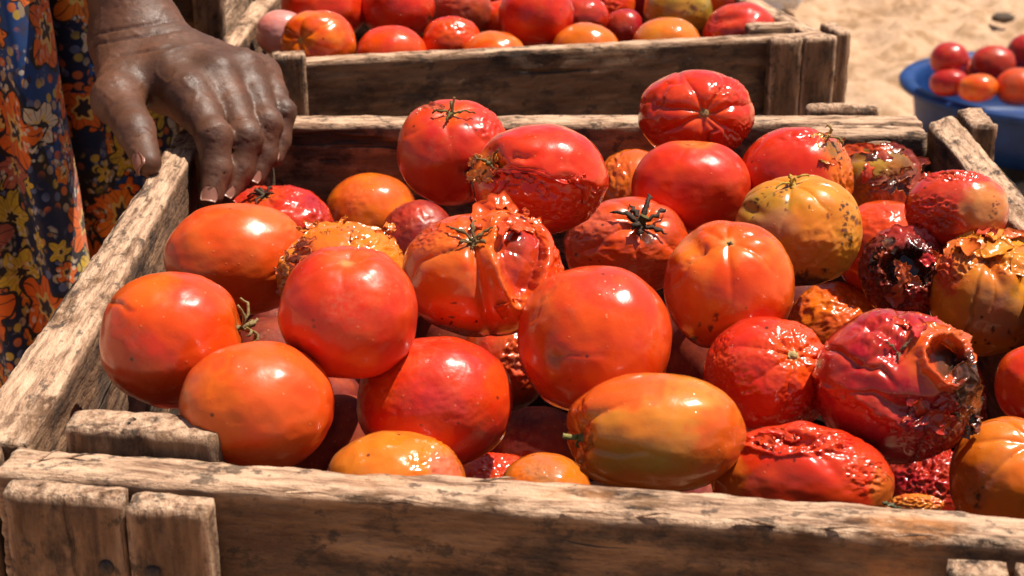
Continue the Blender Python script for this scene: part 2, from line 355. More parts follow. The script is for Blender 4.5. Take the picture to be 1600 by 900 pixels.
def near_crate():
    c = thing("wooden_crate", "weathered open wooden crate heaped with overripe tomatoes under the resting hand", "crate", (.035, .76, .60), "open wooden crates of tomatoes")
    H = .145
    fp = board("front_plank", c, [(-.196, .5325), (.286, .4660), (.287, .4870), (-.192, .5545)], H, 11, chip=.0065, res=.0024, stain=((.142, .493, .022, .009, .75), (.02, .515, .02, .006, .35), (-.05, .527, .016, .006, .3)))
    board("side_plank", c, [(-.2155, .5585), (-.2135, .950), (-.1955, .949), (-.188, .5575)], H, 12, chip=.0060, res=.0024)
    board("side_plank", c, [(.2905, .492), (.292, 1.026), (.270, 1.006), (.2695, .492)], H, 13, chip=.0035)
    board("back_plank", c, [(.2675, 1.0255), (-.2165, 1.0225), (-.2165, 1.0015), (.2675, 1.0035)], H, 14, chip=.003)
    board("end_grain_block", c, [(-.2155, .5365), (-.2155, .556), (-.1985, .556), (-.1985, .5345)], H, 15, vertical=True)
    board("corner_block", c, [(-.1745, .5540, .7585), (-.1135, .5462, .7575), (-.1118, .5640, .7575), (-.1735, .5715, .7585)], .10, 16, chip=.004, vertical=True)
    board("corner_block", c, [(-.2155, .961, .7475), (-.2155, .9985, .7475), (-.155, .9985, .7475), (-.155, .975, .7475)], .12, 17, vertical=True)
    board("corner_block", c, [(.192, .9815, .7495), (.2655, .9815, .7495), (.2655, 1.0005, .7495), (.192, 1.0005, .7495)], .12, 18, chip=.004)
    def splinter(parent, px, py, z, dx, dy, dz, r=.0007):
        p = onz(px, py, z); q = np.array([dx, dy, dz]) * .001
        V, Fc = tube([p - q * .6, p + q * .2 + [0, 0, .0006], p + q * .75 + [.0006, 0, .001], p + q * 1.3], [r * .9, r, r * .7, r * .12], 4); k = len(V)
        mk("splinter", V, Fc, M_WOOD, parent, fl=dict(wear_lit=1.0, soil=0.0, stain=0.0), vec=dict(grain=V + 3.0))
    for px, py, dx, dy, dz in ((470, 771, 9, -3, 1.2), (655, 786, -8, 0, 1.0), (905, 801, 10, -3, .6), (1010, 806, 7, -2, 1.5), (1188, 818, -9, 1, 1.0), (1300, 826, 9, -3, 1.6), (1420, 838, 8, -2, .8), (760, 752, 9, -1, 1.4), (60, 722, 5, 3, 2.5), (110, 716, 8, -2, 2.2)):
        splinter(fp, px, py, .7505, dx, dy, dz)
    cl1 = board("cleat", c, [(-.1885, .5175), (-.1425, .5110), (-.1412, .5228), (-.1875, .5293)], .135, 19, chip=.004, vertical=True)
    cl2 = board("cleat", c, [(-.1413, .5100, .748), (-.1105, .5060, .748), (-.1092, .5182, .748), (-.1400, .5222, .748)], .135, 20, chip=.004, vertical=True)
    nail(cl1, np.array([-.1505, .5118, .7215])); nail(cl2, np.array([-.1325, .5085, .7212]))
    board("cleat", c, [(.1495, .4700, .7445), (.1705, .4672, .7445), (.1722, .4795, .7445), (.1512, .4823, .7445)], .13, 21, vertical=True)
    board("cleat", c, [(.1728, .4666, .7445), (.2000, .4630, .7445), (.2016, .4755, .7445), (.1744, .4790, .7445)], .13, 22, vertical=True)
    board("cleat", c, [(.196, 1.029, .7535), (.245, 1.029, .7535), (.245, 1.041, .7535), (.196, 1.041, .7535)], .13, 23, vertical=True)
    board("cleat", c, [(.2955, .992, .7525), (.3130, .992, .7525), (.3130, 1.034, .7525), (.2955, 1.034, .7525)], .13, 24, vertical=True, chip=.004)
    for k in range(5):
        y0 = .575 + k * .088
        board("floor_slat", c, [(-.186, y0, .6), (.266, y0, .6), (.266, y0 + .078, .6), (-.186, y0 + .078, .6)], .010, 30 + k, res=.02, soil=1.0)  # slats coloured near-black to stand for shade under the heap
near_crate()

def back_crate():
    c = thing("wooden_crate", "open wooden crate of tomatoes standing behind the near crate, set at an angle", "crate", (.05, 1.35, .60), "open wooden crates of tomatoes")
    A, B = np.array([-.196, 1.158]), np.array([.2525, 1.2555]); u = nrm(B - A); v = np.array([-u[1], u[0]]); H = .145
    def at_(a, b, z=.75): p = A + u * a + v * b; return (p[0], p[1], z)
    L = np.linalg.norm(B - A)
    def bx(name, a0, a1, b0, b1, z, h, seed, **k): return board(name, c, [at_(a0, b0, z), at_(a1, b0, z), at_(a1, b1, z), at_(a0, b1, z)], h, seed, **k)
    bx("front_plank", 0.0, L, 0, .017, .75, H, 41, chip=.003)
    bx("cleat", -.006, .0165, -.016, -.002, .7585, .14, 42, vertical=True)
    bx("cleat", .0180, .0430, -.017, -.002, .760, .14, 43, vertical=True)
    bx("cleat", L - .0535, L - .0275, -.014, -.002, .7515, .14, 44, vertical=True, chip=.004)
    bx("cleat", L - .0268, L + .0015, -.014, -.002, .7515, .14, 45, vertical=True, chip=.005)
    bx("corner_block", L - .060, L - .0205, .0195, .034, .7555, .12, 46)
    R0, R1 = np.array(at_(L + .0015, .0005)), np.array(at_(L - .018, .36)); w = np.array([.0165, .002, 0])
    board("side_plank", c, [R0, R1, R1 - w, R0 - w], H, 47, chip=.003)
    bx("end_grain_block", L + .0035, L + .0165, -.006, .030, .7535, .14, 48, vertical=True)
    L0, L1 = np.array([-.2115, 1.180, .752]), np.array([-.2045, 1.50, .752]); w = np.array([.017, 0, 0])
    board("side_plank", c, [L0 - w, L1 - w, L1, L0], H, 49, chip=.004)
    bx("back_plank", -.015, L - .02, .365, .382, .75, H, 50, res=.01)
    for k in range(4):
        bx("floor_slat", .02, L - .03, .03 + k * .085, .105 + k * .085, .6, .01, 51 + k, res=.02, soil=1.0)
back_crate()

def tall_crate():
    c = thing("wooden_crate", "taller slatted wooden crate with gapped boards standing beside the printed dress", "crate", (-.40, 1.5, .57))
    for k, z in enumerate((.845, .772, .699, .626)):
        board("slat", c, [(-.60, 1.345, z), (-.2495, 1.345, z), (-.2495, 1.360, z), (-.60, 1.360, z)], .066, 60 + k, res=.006)
        board("slat", c, [(-.2475, 1.352, z), (-.2475, 1.66, z), (-.2625, 1.66, z), (-.2625, 1.361, z)], .0715, 64 + k, res=.006, wear_lit_all=.95)  # sunlit side: extra paleness painted into these slats' colour
        board("slat", c, [(-.60, 1.645, z), (-.264, 1.645, z), (-.264, 1.66, z), (-.60, 1.66, z)], .066, 68 + k, res=.012)
        board("slat", c, [(-.615, 1.345, z), (-.615, 1.66, z), (-.601, 1.66, z), (-.601, 1.345, z)], .066, 72 + k, res=.012)
    for i, (x, y) in enumerate(((-.600, 1.361), (-.282, 1.361), (-.600, 1.627), (-.282, 1.627))):
        board("corner_post", c, [(x, y, .847), (x + .017, y, .847), (x + .017, y + .017, .847), (x, y + .017, .847)], .277, 76 + i, vertical=True, res=.008)
    board("cleat", c, [(-.269, 1.336, .848), (-.2425, 1.336, .848), (-.2425, 1.3435, .848), (-.269, 1.3435, .848)], .277, 81, vertical=True, res=.006)
    for k in range(3): board("floor_slat", c, [(-.598, 1.362 + k * .095, .580), (-.265, 1.362 + k * .095, .580), (-.265, 1.45 + k * .095, .580), (-.598, 1.45 + k * .095, .580)], .009, 84 + k, res=.02)
tall_crate()

def table():
    c = thing("market_table", "rough plank table carrying the wooden crates of tomatoes", "table", (0, 1.05, 0))
    y = .50
    for k in range(9):
        x0 = -.19 if y < 1.3 else -.62
        board("plank", c, [(x0, y, .588 if y < 1.3 else .569), (.27 if y > 1.15 else .30, y, .588 if y < 1.3 else .569), (.27 if y > 1.15 else .30, y + .125, .588 if y < 1.3 else .569), (x0, y + .125, .588 if y < 1.3 else .569)], .028, 90 + k, res=.02); y += .13
    for i, (x, yy) in enumerate(((-.16, .56), (.24, .56), (-.16, 1.2), (.22, 1.2), (-.58, 1.6), (.22, 1.6))):
        board("leg", c, [(x, yy, .53), (x + .05, yy, .53), (x + .05, yy + .05, .53), (x, yy + .05, .53)], .55, 110 + i, vertical=True, res=.03)
table()

# ------------------------------------------------------------------ tomatoes
RED, ORR, ORG, YEL = (.62, .022, .004), (.68, .058, .004), (.72, .150, .006), (.62, .25, .014)
CRIM, DRK, BRN, BLK = (.36, .007, .014), (.17, .010, .008), (.17, .060, .014), (.010, .007, .006)
OLV, PALE, PINK = (.27, .18, .022), (.56, .38, .13), (.60, .22, .20)
_cs = {}
def cubesphere(n):
    if n in _cs: return _cs[n]
    a = np.tan(np.linspace(-1, 1, n + 1) * np.pi / 4); u, v = np.meshgrid(a, a, indexing='ij'); o = np.ones_like(u)
    Vs, Fs = [], []
    for k, (x, y, z) in enumerate(((o, u, v), (-o, v, u), (v, o, u), (u, -o, v), (u, v, o), (v, u, -o))):
        Vs.append(np.stack([x, y, z], -1).reshape(-1, 3)); Fs.append(grid_faces(n + 1, n + 1, off=k * (n + 1) ** 2))
    V = nrm(np.concatenate(Vs)); Fc = np.concatenate(Fs)
    _, i, inv = np.unique(np.round(V, 5), axis=0, return_index=True, return_inverse=True)
    V = V[i]; Fc = inv.ravel()[Fc]
    c = V[Fc].mean(1); nn = np.cross(V[Fc[:, 1]] - V[Fc[:, 0]], V[Fc[:, 2]] - V[Fc[:, 0]]); fl = (nn * c).sum(1) < 0
    Fc[fl] = Fc[fl][:, ::-1]
    _cs[n] = (V, Fc); return _cs[n]

ALL = []
class Tomato:
    """One tomato: an ellipsoid of real size at its own place, shaped by dimples, ribs, dents, tears and wrinkles.
    Feature positions are given on the side that faces the camera, in photo pixels."""
    def __init__(s, label, e, d, c=(ORR, ORR), rot=0, rough=.30, group="tomatoes heaped in the near crate", stem=None, feats=(), n=46, seed=None, wet=0.0, depth=None, lump=.030, wrk=0.0, spec=(), block=2.2, name="tomato"):
        s.cx, s.cy, s.a, s.b = e[:4]; s.d = d; s.rot = math.radians(rot)
        s.k = d / FPX; s.R = math.sqrt(s.a * s.b) * s.k
        s.c = at(s.cx, s.cy, d); s.bz = nrm(CAM - s.c); s.bx = nrm(np.cross(UP, s.bz)); s.by = np.cross(s.bz, s.bx)
        s.dep = (depth or math.sqrt(s.a * s.b))
        sd = seed if seed is not None else int(s.cx * 7 + s.cy * 13) % 9973; r_ = np.random.default_rng(sd); s.off = r_.uniform(-80, 80, 3); s.r_ = r_; rough = rough + r_.uniform(-.04, .11)
        U, Fc = cubesphere(n); s.U = U
        X, Y = s.project(U); Z = U[:, 2]; front = sm(-.25, .1, Z)
        blk = (np.abs(U) ** block).sum(1) ** (-1 / block)
        disp = (blk - 1) * .7 + lump * fbm(U * 1.5 + s.off, 3) * 1.6
        mot = sm(-.25, .35, fbm(U * 1.6 + s.off + 31, 4))[:, None]
        col = np.array(c[0]) * (1 - mot) + np.array(c[1]) * mot
        rough_ = np.full(len(U), rough); wet_ = np.full(len(U), wet)
        base = U; zp = np.zeros(len(U))
        if wrk: disp = disp + wrk * (ridged(base * 4 + s.off, 3) - .6)
        if stem:
            sx, sy, dep, wid, nr, amp = stem[:6]; sv = s.unit(sx, sy); ct = np.clip(U @ sv, -1, 1); t = np.arccos(ct)
            e1 = nrm(np.cross(sv, [.3, .9, .2])); e2 = np.cross(sv, e1); ph = np.arctan2(U @ e2, U @ e1)
            wob = .55 * fbm(np.c_[np.cos(ph), np.sin(ph), t] * 1.3 + s.off, 2)
            rib = (1 - np.abs(np.sin(nr * ph / 2 + wob * 2)) ** .55); fr = (t / .42) * np.exp(1 - t / .42) * sm(2.4, .9, t)
            disp = disp - dep * np.exp(-(t / wid) ** 2) - amp * rib * fr
            sc = sm(.16, .05, t)[:, None]; col = col * (1 - sc) + np.array(PALE) * .8 * sc
            yr = (sm(.62, .12, t) * .35)[:, None]; col = col * (1 - yr) + np.array(ORG) * yr
        for f in feats:
            ty = f[0]; px, py, rx, ry = f[1:5]; an = math.radians(f[5]); dx, dy = X - px, -(Y - py)
            q1 = dx * math.cos(an) + dy * math.sin(an); q2 = -dx * math.sin(an) + dy * math.cos(an)
            if ty == 'dent':
                ed = np.sqrt((q1 / rx) ** 2 + (q2 / ry) ** 2); disp = disp - f[6] * np.exp(-ed ** 2 * 1.4) * front
            elif ty == 'fold':                                   # a soft step: skin sunk on the -q2 side of a line
                jag = fbm(np.c_[X / 22, Y / 22, X * 0] + s.off, 3) * ry * .8
                disp = disp - f[6] * sm(ry, -ry * .2, q2 + jag) * np.exp(-(q1 / rx) ** 4) * np.exp(-(np.minimum(0, q2) / (rx * 1.1)) ** 2) * front
                disp = disp + f[6] * .35 * np.exp(-((q2 + jag - ry * .8) / (ry * .7)) ** 2) * np.exp(-(q1 / rx) ** 4) * front
            elif ty == 'crater':
                tap = f[8] if len(f) > 8 else 0
                rxx = rx * np.clip(1 + tap * (q2 / ry), .12, 2); ed = np.sqrt((q1 / rxx) ** 2 + (q2 / ry) ** 2)
                ed = ed + (f[9] if len(f) > 9 else .20) * fbm(np.c_[X / 16, Y / 16, X * 0] + s.off, 3)
                zp = zp + f[6] * sm(1.04, .66, ed) * front; disp = disp + f[7] * np.exp(-((ed - 1.12) / .22) ** 2) * front
            elif ty == 'wrk':
                amp, fq = f[6], f[7]; ed = np.sqrt((q1 / rx) ** 2 + (q2 / ry) ** 2); mk_ = sm(1.15, .5, ed) * front
                Pq = np.c_[q1 / rx * (f[8] if len(f) > 8 else 1), q2 / ry, Z * 0 + Z] * fq
                disp = disp + amp * (ridged(Pq + s.off, 3) - .55) * mk_; wet_ = wet_ + mk_ * .22
            elif ty == 'lump':
                ed = np.sqrt((q1 / rx) ** 2 + (q2 / ry) ** 2); disp = disp + f[6] * np.exp(-ed ** 2 * 1.4) * front
            elif ty == 'col':
                ed = np.sqrt((q1 / rx) ** 2 + (q2 / ry) ** 2); nzf = f[8] if len(f) > 8 else .35
                ed = ed + nzf * fbm(np.c_[X / 30, Y / 30, X * 0] * (1.6) + s.off, 4)
                mm = (f[7] * sm(1.1, .75 - nzf * .5, ed) * front)[:, None]; col = col * (1 - mm) + np.array(f[6]) * mm
                if len(f) > 9: rough_ = rough_ * (1 - mm[:, 0]) + f[9] * mm[:, 0]
            elif ty == 'line':                                   # crack / seam: rx half length, ry half width
                wv = q2 + ry * 3 * fbm(np.c_[q1 / (rx * .5), q1 * 0, q1 * 0] + s.off, 2)
                g = np.exp(-(wv / ry) ** 2) * np.exp(-(q1 / rx) ** 6) * front
                disp = disp - f[6] * g; mm = (g * f[8])[:, None]; col = col * (1 - mm) + np.array(f[7]) * mm
            elif ty == 'spots':
                spn = perlin(np.c_[X / 3.5, Y / 3.5, X * 0] + s.off)
                for _ in range(f[6]):
                    ox, oy = r_.normal(0, .5, 2); rr = r_.uniform(.8, f[7])
                    ed = np.hypot(X - px - ox * rx, (Y - py - oy * ry) * r_.uniform(.6, 1.5)) / rr * (1 + .9 * spn)
                    mm = (sm(1.3, .5, ed) * front * .9)[:, None]; col = col * (1 - mm) + np.array(BLK) * mm
        s.disp = disp
        Pl = U * (1 + disp)[:, None]; Pl[:, 2] -= zp; V = s.world(Pl)
        s.o = mk(name, V, Fc, M_TOM, None, col=np.clip(col, 0, 1), fl=dict(wet=wet_, rough=np.clip(rough_, .05, 1)), loc=s.c)
        tag(s.o, label, "tomato", group); ALL.append(s)
    def project(s, U):
        cr, sr = math.cos(s.rot), math.sin(s.rot); x, y = U[:, 0] * s.a, U[:, 1] * s.b
        return s.cx + x * cr - y * sr, s.cy - (x * sr + y * cr)
    def world(s, Pl):
        cr, sr = math.cos(s.rot), math.sin(s.rot); x, y, z = Pl[:, 0] * s.a, Pl[:, 1] * s.b, Pl[:, 2] * s.dep
        x, y = x * cr - y * sr, x * sr + y * cr
        return s.c + s.k * (x[:, None] * s.bx + y[:, None] * s.by + z[:, None] * s.bz)
    def unit(s, px, py):
        dx, dy = px - s.cx, -(py - s.cy); cr, sr = math.cos(s.rot), math.sin(s.rot)
        x, y = (dx * cr + dy * sr) / s.a, (-dx * sr + dy * cr) / s.b; r = math.hypot(x, y)
        if r > .985: x, y = x / r * .985, y / r * .985; r = .985
        return np.array([x, y, math.sqrt(1 - r * r)])
    def surf(s, px, py, lift=0.0):
        """Point on the skin below photo pixel (px,py), lifted by lift (share of the radius)."""
        u = s.unit(px, py); i = np.argmax(s.U @ u); p = s.world((u * (1 + s.disp[i] + lift))[None])[0]
        return p
    # --- parts
    def ribbon(s, pts, w, col, name="skin_flap", thick=.0009, rag=.35, parent=None, mat=None, wet=.7, rough=.22, seg=8, nw=7, cup=.0):
        """A torn strip of skin: pts = (px, py, lift) along it, w = half widths in pixels."""
        P = np.array([s.free(*p) for p in pts]); w = np.asarray(w, float) * np.ones(len(pts)) * s.k
        t = np.linspace(0, len(pts) - 1, seg * (len(pts) - 1) + 1); Q = np.stack([np.interp(t, np.arange(len(pts)), P[:, i]) for i in range(3)], 1)
        for _ in range(4): Q[1:-1] = .25 * Q[:-2] + .5 * Q[1:-1] + .25 * Q[2:]
        ww = np.interp(t, np.arange(len(pts)), w); tg = nrm(np.gradient(Q, axis=0)); nrmv = nrm(Q - s.c) * .7 + s.bz * .6; sd = nrm(np.cross(tg, nrmv)); nn = nrm(np.cross(sd, tg))
        a = np.linspace(-1, 1, nw); seed = s.r_.uniform(0, 90, 3); V = []
        for i in range(len(Q)):
            e = 1 + rag * perlin(np.c_[np.sign(a) * 3, np.full(nw, t[i] * 2.3), a * 0] + seed) * np.abs(a)
            b = .0012 * perlin(np.c_[a * 2.2, np.full(nw, t[i] * 2.6), a * 0] + seed + 7)
            V.append(Q[i] + sd[i] * (a * e * ww[i])[:, None] + nn[i] * (b + cup * ww[i] * a ** 2)[:, None])
        V = np.array(V); m = len(Q); top = V.reshape(-1, 3); bot = (V - nn[:, None, :] * thick).reshape(-1, 3)
        f = grid_faces(m, nw); Fc = np.concatenate([f, f[:, ::-1] + m * nw])
        rim = [(i * nw) for i in range(m)] + [(m - 1) * nw + j for j in range(1, nw)] + [i * nw + nw - 1 for i in range(m - 2, -1, -1)] + [j for j in range(nw - 2, 0, -1)]
        rim = np.array(rim); nx = np.roll(rim, -1); Fc = np.concatenate([Fc, np.stack([rim, nx, nx + m * nw, rim + m * nw], 1)])
        VV = np.concatenate([top, bot]); cc = np.array(col) * (1 + .35 * fbm(VV * 160 + s.off, 3))[:, None]
        return mk(name, VV, Fc, mat or M_TOM, parent or s.o, col=np.clip(cc, 0, 1), fl=dict(wet=wet, rough=rough))
    def shreds(s, px, py, rx, ry, n, ln, cols, w=5, lift=.1, wet=.4):
        """Small torn strips of skin standing round a wound."""
        for k in range(n):
            a = k * 2 * math.pi / n + s.r_.uniform(-.4, .4); x, y = px + rx * math.cos(a), py + ry * math.sin(a); da = a + s.r_.uniform(-1.2, 1.2); L = ln * s.r_.uniform(.5, 1.3)
            q = [(x - math.cos(da) * L * .5, y - math.sin(da) * L * .5, .02), (x, y, lift * s.r_.uniform(.4, 1.2)), (x + math.cos(da + .5) * L * .5, y + math.sin(da + .5) * L * .5, lift * s.r_.uniform(.2, 1.5))]
            ww = w * s.r_.uniform(.6, 1.4); s.ribbon(q, [ww, ww * 1.3, ww * .4], cols[s.r_.integers(len(cols))], rag=.9, wet=wet, seg=6, nw=5, cup=s.r_.uniform(-.4, .5))
    def free(s, px, py, lift):
        u = s.unit(px, py); dx, dy = px - s.cx, -(py - s.cy)
        i = np.argmax(s.U @ u); r = 1 + s.disp[i] + lift
        p = s.world((u * r)[None])[0]
        # keep the asked pixel position beyond the outline
        q = s.c + s.k * (dx * s.bx + dy * s.by) + s.bz * ((p - s.c) @ s.bz)
        return q
    def stem(s, px, py, tip=None, r=5.0, sep=0, slen=30, scol=(.11, .085, .03), col=(.20, .15, .06), a0=0.0, lift=.06, spread=1.0, names=True):
        """Stalk stub (tip = pixel offset and height) with sepals lying on the skin."""
        u = s.unit(px, py); p0 = s.surf(px, py, -.02)
        tip = tip or (0, -4, .12); n0 = nrm(p0 - s.c)
        p1 = p0 + n0 * tip[2] * s.R + s.k * (tip[0] * s.bx - tip[1] * s.by)
        mid = (p0 + p1) / 2 + n0 * .04 * s.R
        V, Fc = tube([p0, p0 * .6 + mid * .4, mid, p1 * .8 + mid * .2, p1], np.array([r * 1.5, r, r * .8, r * .8, r * .95]) * s.k, 9)
        cc = np.array(col) * (1 + .4 * fbm(V * 400, 2))[:, None]
        st = mk("stem", V, Fc, M_STEM, s.o, col=np.clip(cc, 0, 1))
        e1 = nrm(np.cross(u, [.25, .9, .33])); e2 = np.cross(u, e1)
        for k in range(sep):
            ph = a0 + k * 2 * math.pi / sep * spread + s.r_.uniform(-.25, .25); L = slen * s.r_.uniform(.5, 1.25) / math.sqrt(s.a * s.b); T = np.linspace(.02, L, 9); path = []
            cv = s.r_.uniform(-.5, .5); up_ = s.r_.uniform(.4, 1.5) * lift
            for t in T:
                a = ph + cv * t; dirv = nrm(u * math.cos(t) + math.sin(t) * (e1 * math.cos(a) + e2 * math.sin(a)))
                i = np.argmax(s.U @ dirv); path.append(s.world((dirv * (1 + s.disp[i] + .014 + up_ * math.sin(t / L * 2.6)))[None])[0])
            path = np.array(path); tg = nrm(np.gradient(path, axis=0)); nn = nrm(path - s.c); sd = nrm(np.cross(tg, nn))
            w = s.k * slen * .105 * np.sin(np.linspace(.6, math.pi - .12, 9)) ** .8 * s.r_.uniform(.45, 1.35, 9); path = path + sd * (s.r_.normal(0, .035, 9) * s.k * slen)[:, None] + nn * (np.abs(s.r_.normal(0, .03, 9)) * s.k * slen)[:, None]
            V = np.concatenate([np.stack([path - sd * w[:, None], path + nn * (w * .35)[:, None] + nn * .0004, path + sd * w[:, None], path - nn * .0007], 1).reshape(-1, 3)])
            Fc = []
            for i in range(8):
                for j in range(4): Fc.append([i * 4 + j, i * 4 + (j + 1) % 4, (i + 1) * 4 + (j + 1) % 4, (i + 1) * 4 + j])
            Fc += [[0, 3, 2, 1], [32, 33, 34, 35]]
            mk("sepal", V, Fc, M_STEM, st, col=np.clip(np.array(scol) * (1 + .5 * fbm(V * 300, 2))[:, None], 0, 1))
        return st
T_ = Tomato
# --- the near crate, row by row; label says which one
t = T_("smooth oval orange-red tomato lying against the side plank below the fingertips", (372, 405, 113, 88, -10), .803, (ORR, (.66, .11, .014)), feats=[('wrk', 462, 345, 34, 40, 60, .03, 3.0), ('line', 440, 425, 30, 3, 12, .012, ORG, .2), ('dent', 468, 400, 20, 40, 10, .05)], rough=.27)
t = T_("round orange-red tomato with wispy dried calyx on its side, above the corner block", (270, 530, 112, 107), .685, (ORR, (.64, .04, .011)), stem=(378, 512, .09, .3, 5, .02), feats=[('line', 190, 478, 26, 3, -28, .03, (.25, .02, .01), .8), ('col', 215, 440, 70, 50, 0, ORG, .45, .4), ('spots', 205, 590, 40, 40, 0, 3, 2)], rough=.26)
t.stem(379, 512, (10, -4, .10), 3.4, 6, 44, (.26, .19, .07), lift=.16)
t = T_("big glossy egg-shaped orange tomato beside the corner block, touching the front plank", (402, 635, 120, 102, -14), .641, ((.66, .085, .012), ORR), feats=[('col', 330, 650, 60, 90, 0, ORG, .5, .5), ('line', 345, 590, 50, 4, 60, .008, ORG, .3)], rough=.25, block=2.08)
t = T_("small wrinkled red tomato with blackened dry stem, closest to the fingertips", (442, 362, 80, 73), .968, (RED, CRIM), stem=(412, 303, .12, .4, 6, .03), feats=[('wrk', 420, 305, 70, 40, 0, .05, 3.2), ('wrk', 500, 350, 30, 50, 0, .05, 3.0), ('dent', 480, 320, 25, 14, 30, .05)], rough=.24)
t.stem(412, 302, (-14, -6, .10), 4, 5, 30, (.05, .035, .02), (.09, .06, .03), lift=.1)
t.ribbon([(370, 318, .02), (385, 303, .08), (402, 296, .10), (424, 298, .06)], [6, 9, 8, 5], RED)
t = T_("smooth orange tomato half shaded by its neighbour, against the back plank", (580, 340, 73, 70), 1.029, ((.66, .10, .012), ORG), feats=[('wrk', 560, 310, 20, 25, 0, .02, 3.0)], rough=.27)
t = T_("soft orange-yellow tomato with wet torn skin, behind the glossy round red one", (537, 435, 102, 86), .775, ((.66, .13, .010), (.64, .20, .014)), feats=[('wrk', 590, 375, 60, 45, 0, .07, 3.0), ('wrk', 455, 420, 40, 75, 0, .10, 4.0), ('dent', 470, 400, 18, 60, 20, .10), ('spots', 540, 360, 70, 26, 0, 14, 3), ('col', 480, 430, 26, 70, 10, RED, .8, .5), ('dent', 545, 372, 34, 20, 0, .04)], rough=.2, wet=.3)
for i, (x, y, ex) in enumerate(((452, 425, -16), (446, 448, -14), (462, 400, -14), (470, 380, -8))):
    t.ribbon([(x + 26, y - 6, .05), (x + 12, y, .12), (x + ex * .5, y + 5, .12), (x + ex, y + 9, .06)], [4, 5, 4, 2], (.60, .12, .03), rag=.9)
t.ribbon([(480, 372, .02), (500, 356, .07), (530, 350, .05), (560, 352, .07), (600, 366, .05), (622, 396, .03)], [8, 9, 7, 10, 11, 8], (.66, .16, .012), rag=.7)
t.shreds(545, 358, 70, 12, 9, 26, [(.66, .16, .012), (.50, .11, .02)], 5, .06)
t.shreds(452, 440, 12, 40, 7, 26, [(.60, .12, .03), (.40, .14, .05)], 4, .10)
t = T_("glossy round red tomato in front of the soft orange-yellow one with torn skin", (545, 488, 108, 105), .662, (RED, (.58, .028, .010)), stem=(542, 405, .10, .26, 6, .02), feats=[('col', 600, 430, 70, 50, 30, ORR, .45, .4), ('line', 590, 395, 40, 4, -30, .03, ORR, .3), ('dent', 552, 396, 34, 10, -10, .05)], rough=.27)
t = T_("round red tomato with thin bent stalk and split flank, topmost by the back plank", (708, 237, 88, 83), .883, (RED, (.52, .02, .012)), stem=(706, 170, .16, .42, 6, .035), feats=[('line', 745, 262, 26, 6, 25, .06, BLK, .95), ('line', 735, 285, 30, 3, 85, .02, DRK, .8), ('wrk', 770, 195, 26, 36, 0, .045, 3.2), ('col', 640, 210, 30, 60, 0, ORR, .6, .4), ('spots', 738, 200, 10, 8, 0, 4, 3)], rough=.22)
t.stem(706, 172, (4, -18, .16), 2.4, 4, 32, (.14, .12, .03), (.42, .33, .15), a0=.6, lift=.1)
t.ribbon([(655, 180, .0), (664, 170, .05), (682, 166, .05), (694, 170, .02)], [5, 7, 6, 3], (.50, .10, .05))
t = T_("collapsed red tomato with sunken wrinkled face and torn orange stem end, above the burst one", (843, 282, 107, 87, 8), .781, (RED, (.60, .035, .010)), feats=[('fold', 865, 285, 90, 16, -14, .085), ('wrk', 850, 312, 70, 36, -15, .045, 3.0), ('dent', 770, 255, 22, 28, 20, .14), ('col', 762, 255, 26, 20, 0, ORG, .9, .4), ('line', 800, 258, 40, 5, 22, .05, ORR, .4), ('lump', 800, 225, 50, 18, -15, .03), ('wrk', 925, 330, 30, 40, 0, .05, 3.0)], rough=.2, wet=.05)
t.stem(766, 256, (-8, -2, .10), 5, 4, 26, (.16, .10, .03), (.14, .12, .04), lift=.12)
t.ribbon([(775, 268, .02), (758, 268, .10), (743, 272, .12), (730, 280, .06)], [8, 11, 9, 5], (.64, .22, .02), rag=.7)
t.ribbon([(745, 250, .10), (738, 262, .06), (741, 290, .0), (745, 310, -.06)], [5, 4, 4, 3], (.05, .02, .012), rag=.8)
t.ribbon([(772, 268, .03), (800, 264, .06), (840, 268, .045), (890, 282, .05), (930, 298, .03)], [4, 6, 5, 6, 4], RED, rag=.6)
t.shreds(756, 262, 18, 20, 7, 22, [(.66, .20, .02), (.62, .07, .012)], 5, .08)
t.shreds(860, 288, 80, 10, 7, 36, [(.62, .03, .008)], 5, .03)
t = T_("small orange-red tomato wedged in the gap beside the back plank", (990, 302, 60, 69), 1.026, ((.64, .10, .013), ORG), feats=[('wrk', 960, 280, 30, 50, 0, .06, 3.0)], rough=.2, wet=.35)
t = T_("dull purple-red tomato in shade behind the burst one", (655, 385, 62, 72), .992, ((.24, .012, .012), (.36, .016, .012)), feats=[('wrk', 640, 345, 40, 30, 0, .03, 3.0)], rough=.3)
# burst tomato
t = T_("burst orange-red tomato with a gaping mouth of torn flesh in the middle of the heap", (752, 428, 124, 97), .717, (ORR, (.66, .11, .012)), stem=(737, 374, .10, .28, 6, .045), n=90, feats=[
    ('lump', 812, 420, 60, 96, 0, .13), ('crater', 804, 404, 34, 66, -2, .30, .06, .40, .13), ('dent', 852, 352, 8, 26, 14, .15), ('dent', 750, 440, 9, 84, 10, .10), ('dent', 762, 372, 10, 30, 20, .06), ('wrk', 866, 400, 20, 60, 0, .045, 2.2), ('wrk', 690, 365, 50, 26, 20, .035, 3.0), ('lump', 842, 440, 12, 40, -14, .05), ('wrk', 800, 400, 40, 60, 0, .018, 2.2),
    ('col', 855, 390, 40, 70, 0, (.68, .055, .008), .7), ('col', 690, 430, 60, 50, 0, (.66, .15, .014), .65, .5), ('col', 806, 402, 34, 58, 0, (.36, .012, .008), .9, .25, .14), ('col', 800, 390, 12, 26, 0, (.14, .008, .006), .7, .5, .14), ('spots', 700, 490, 60, 30, 0, 6, 3), ('col', 660, 360, 40, 24, -30, (.42, .045, .015), .6, .5), ('line', 715, 388, 26, 3, 30, .02, BRN, .8)], rough=.2, wet=.05)
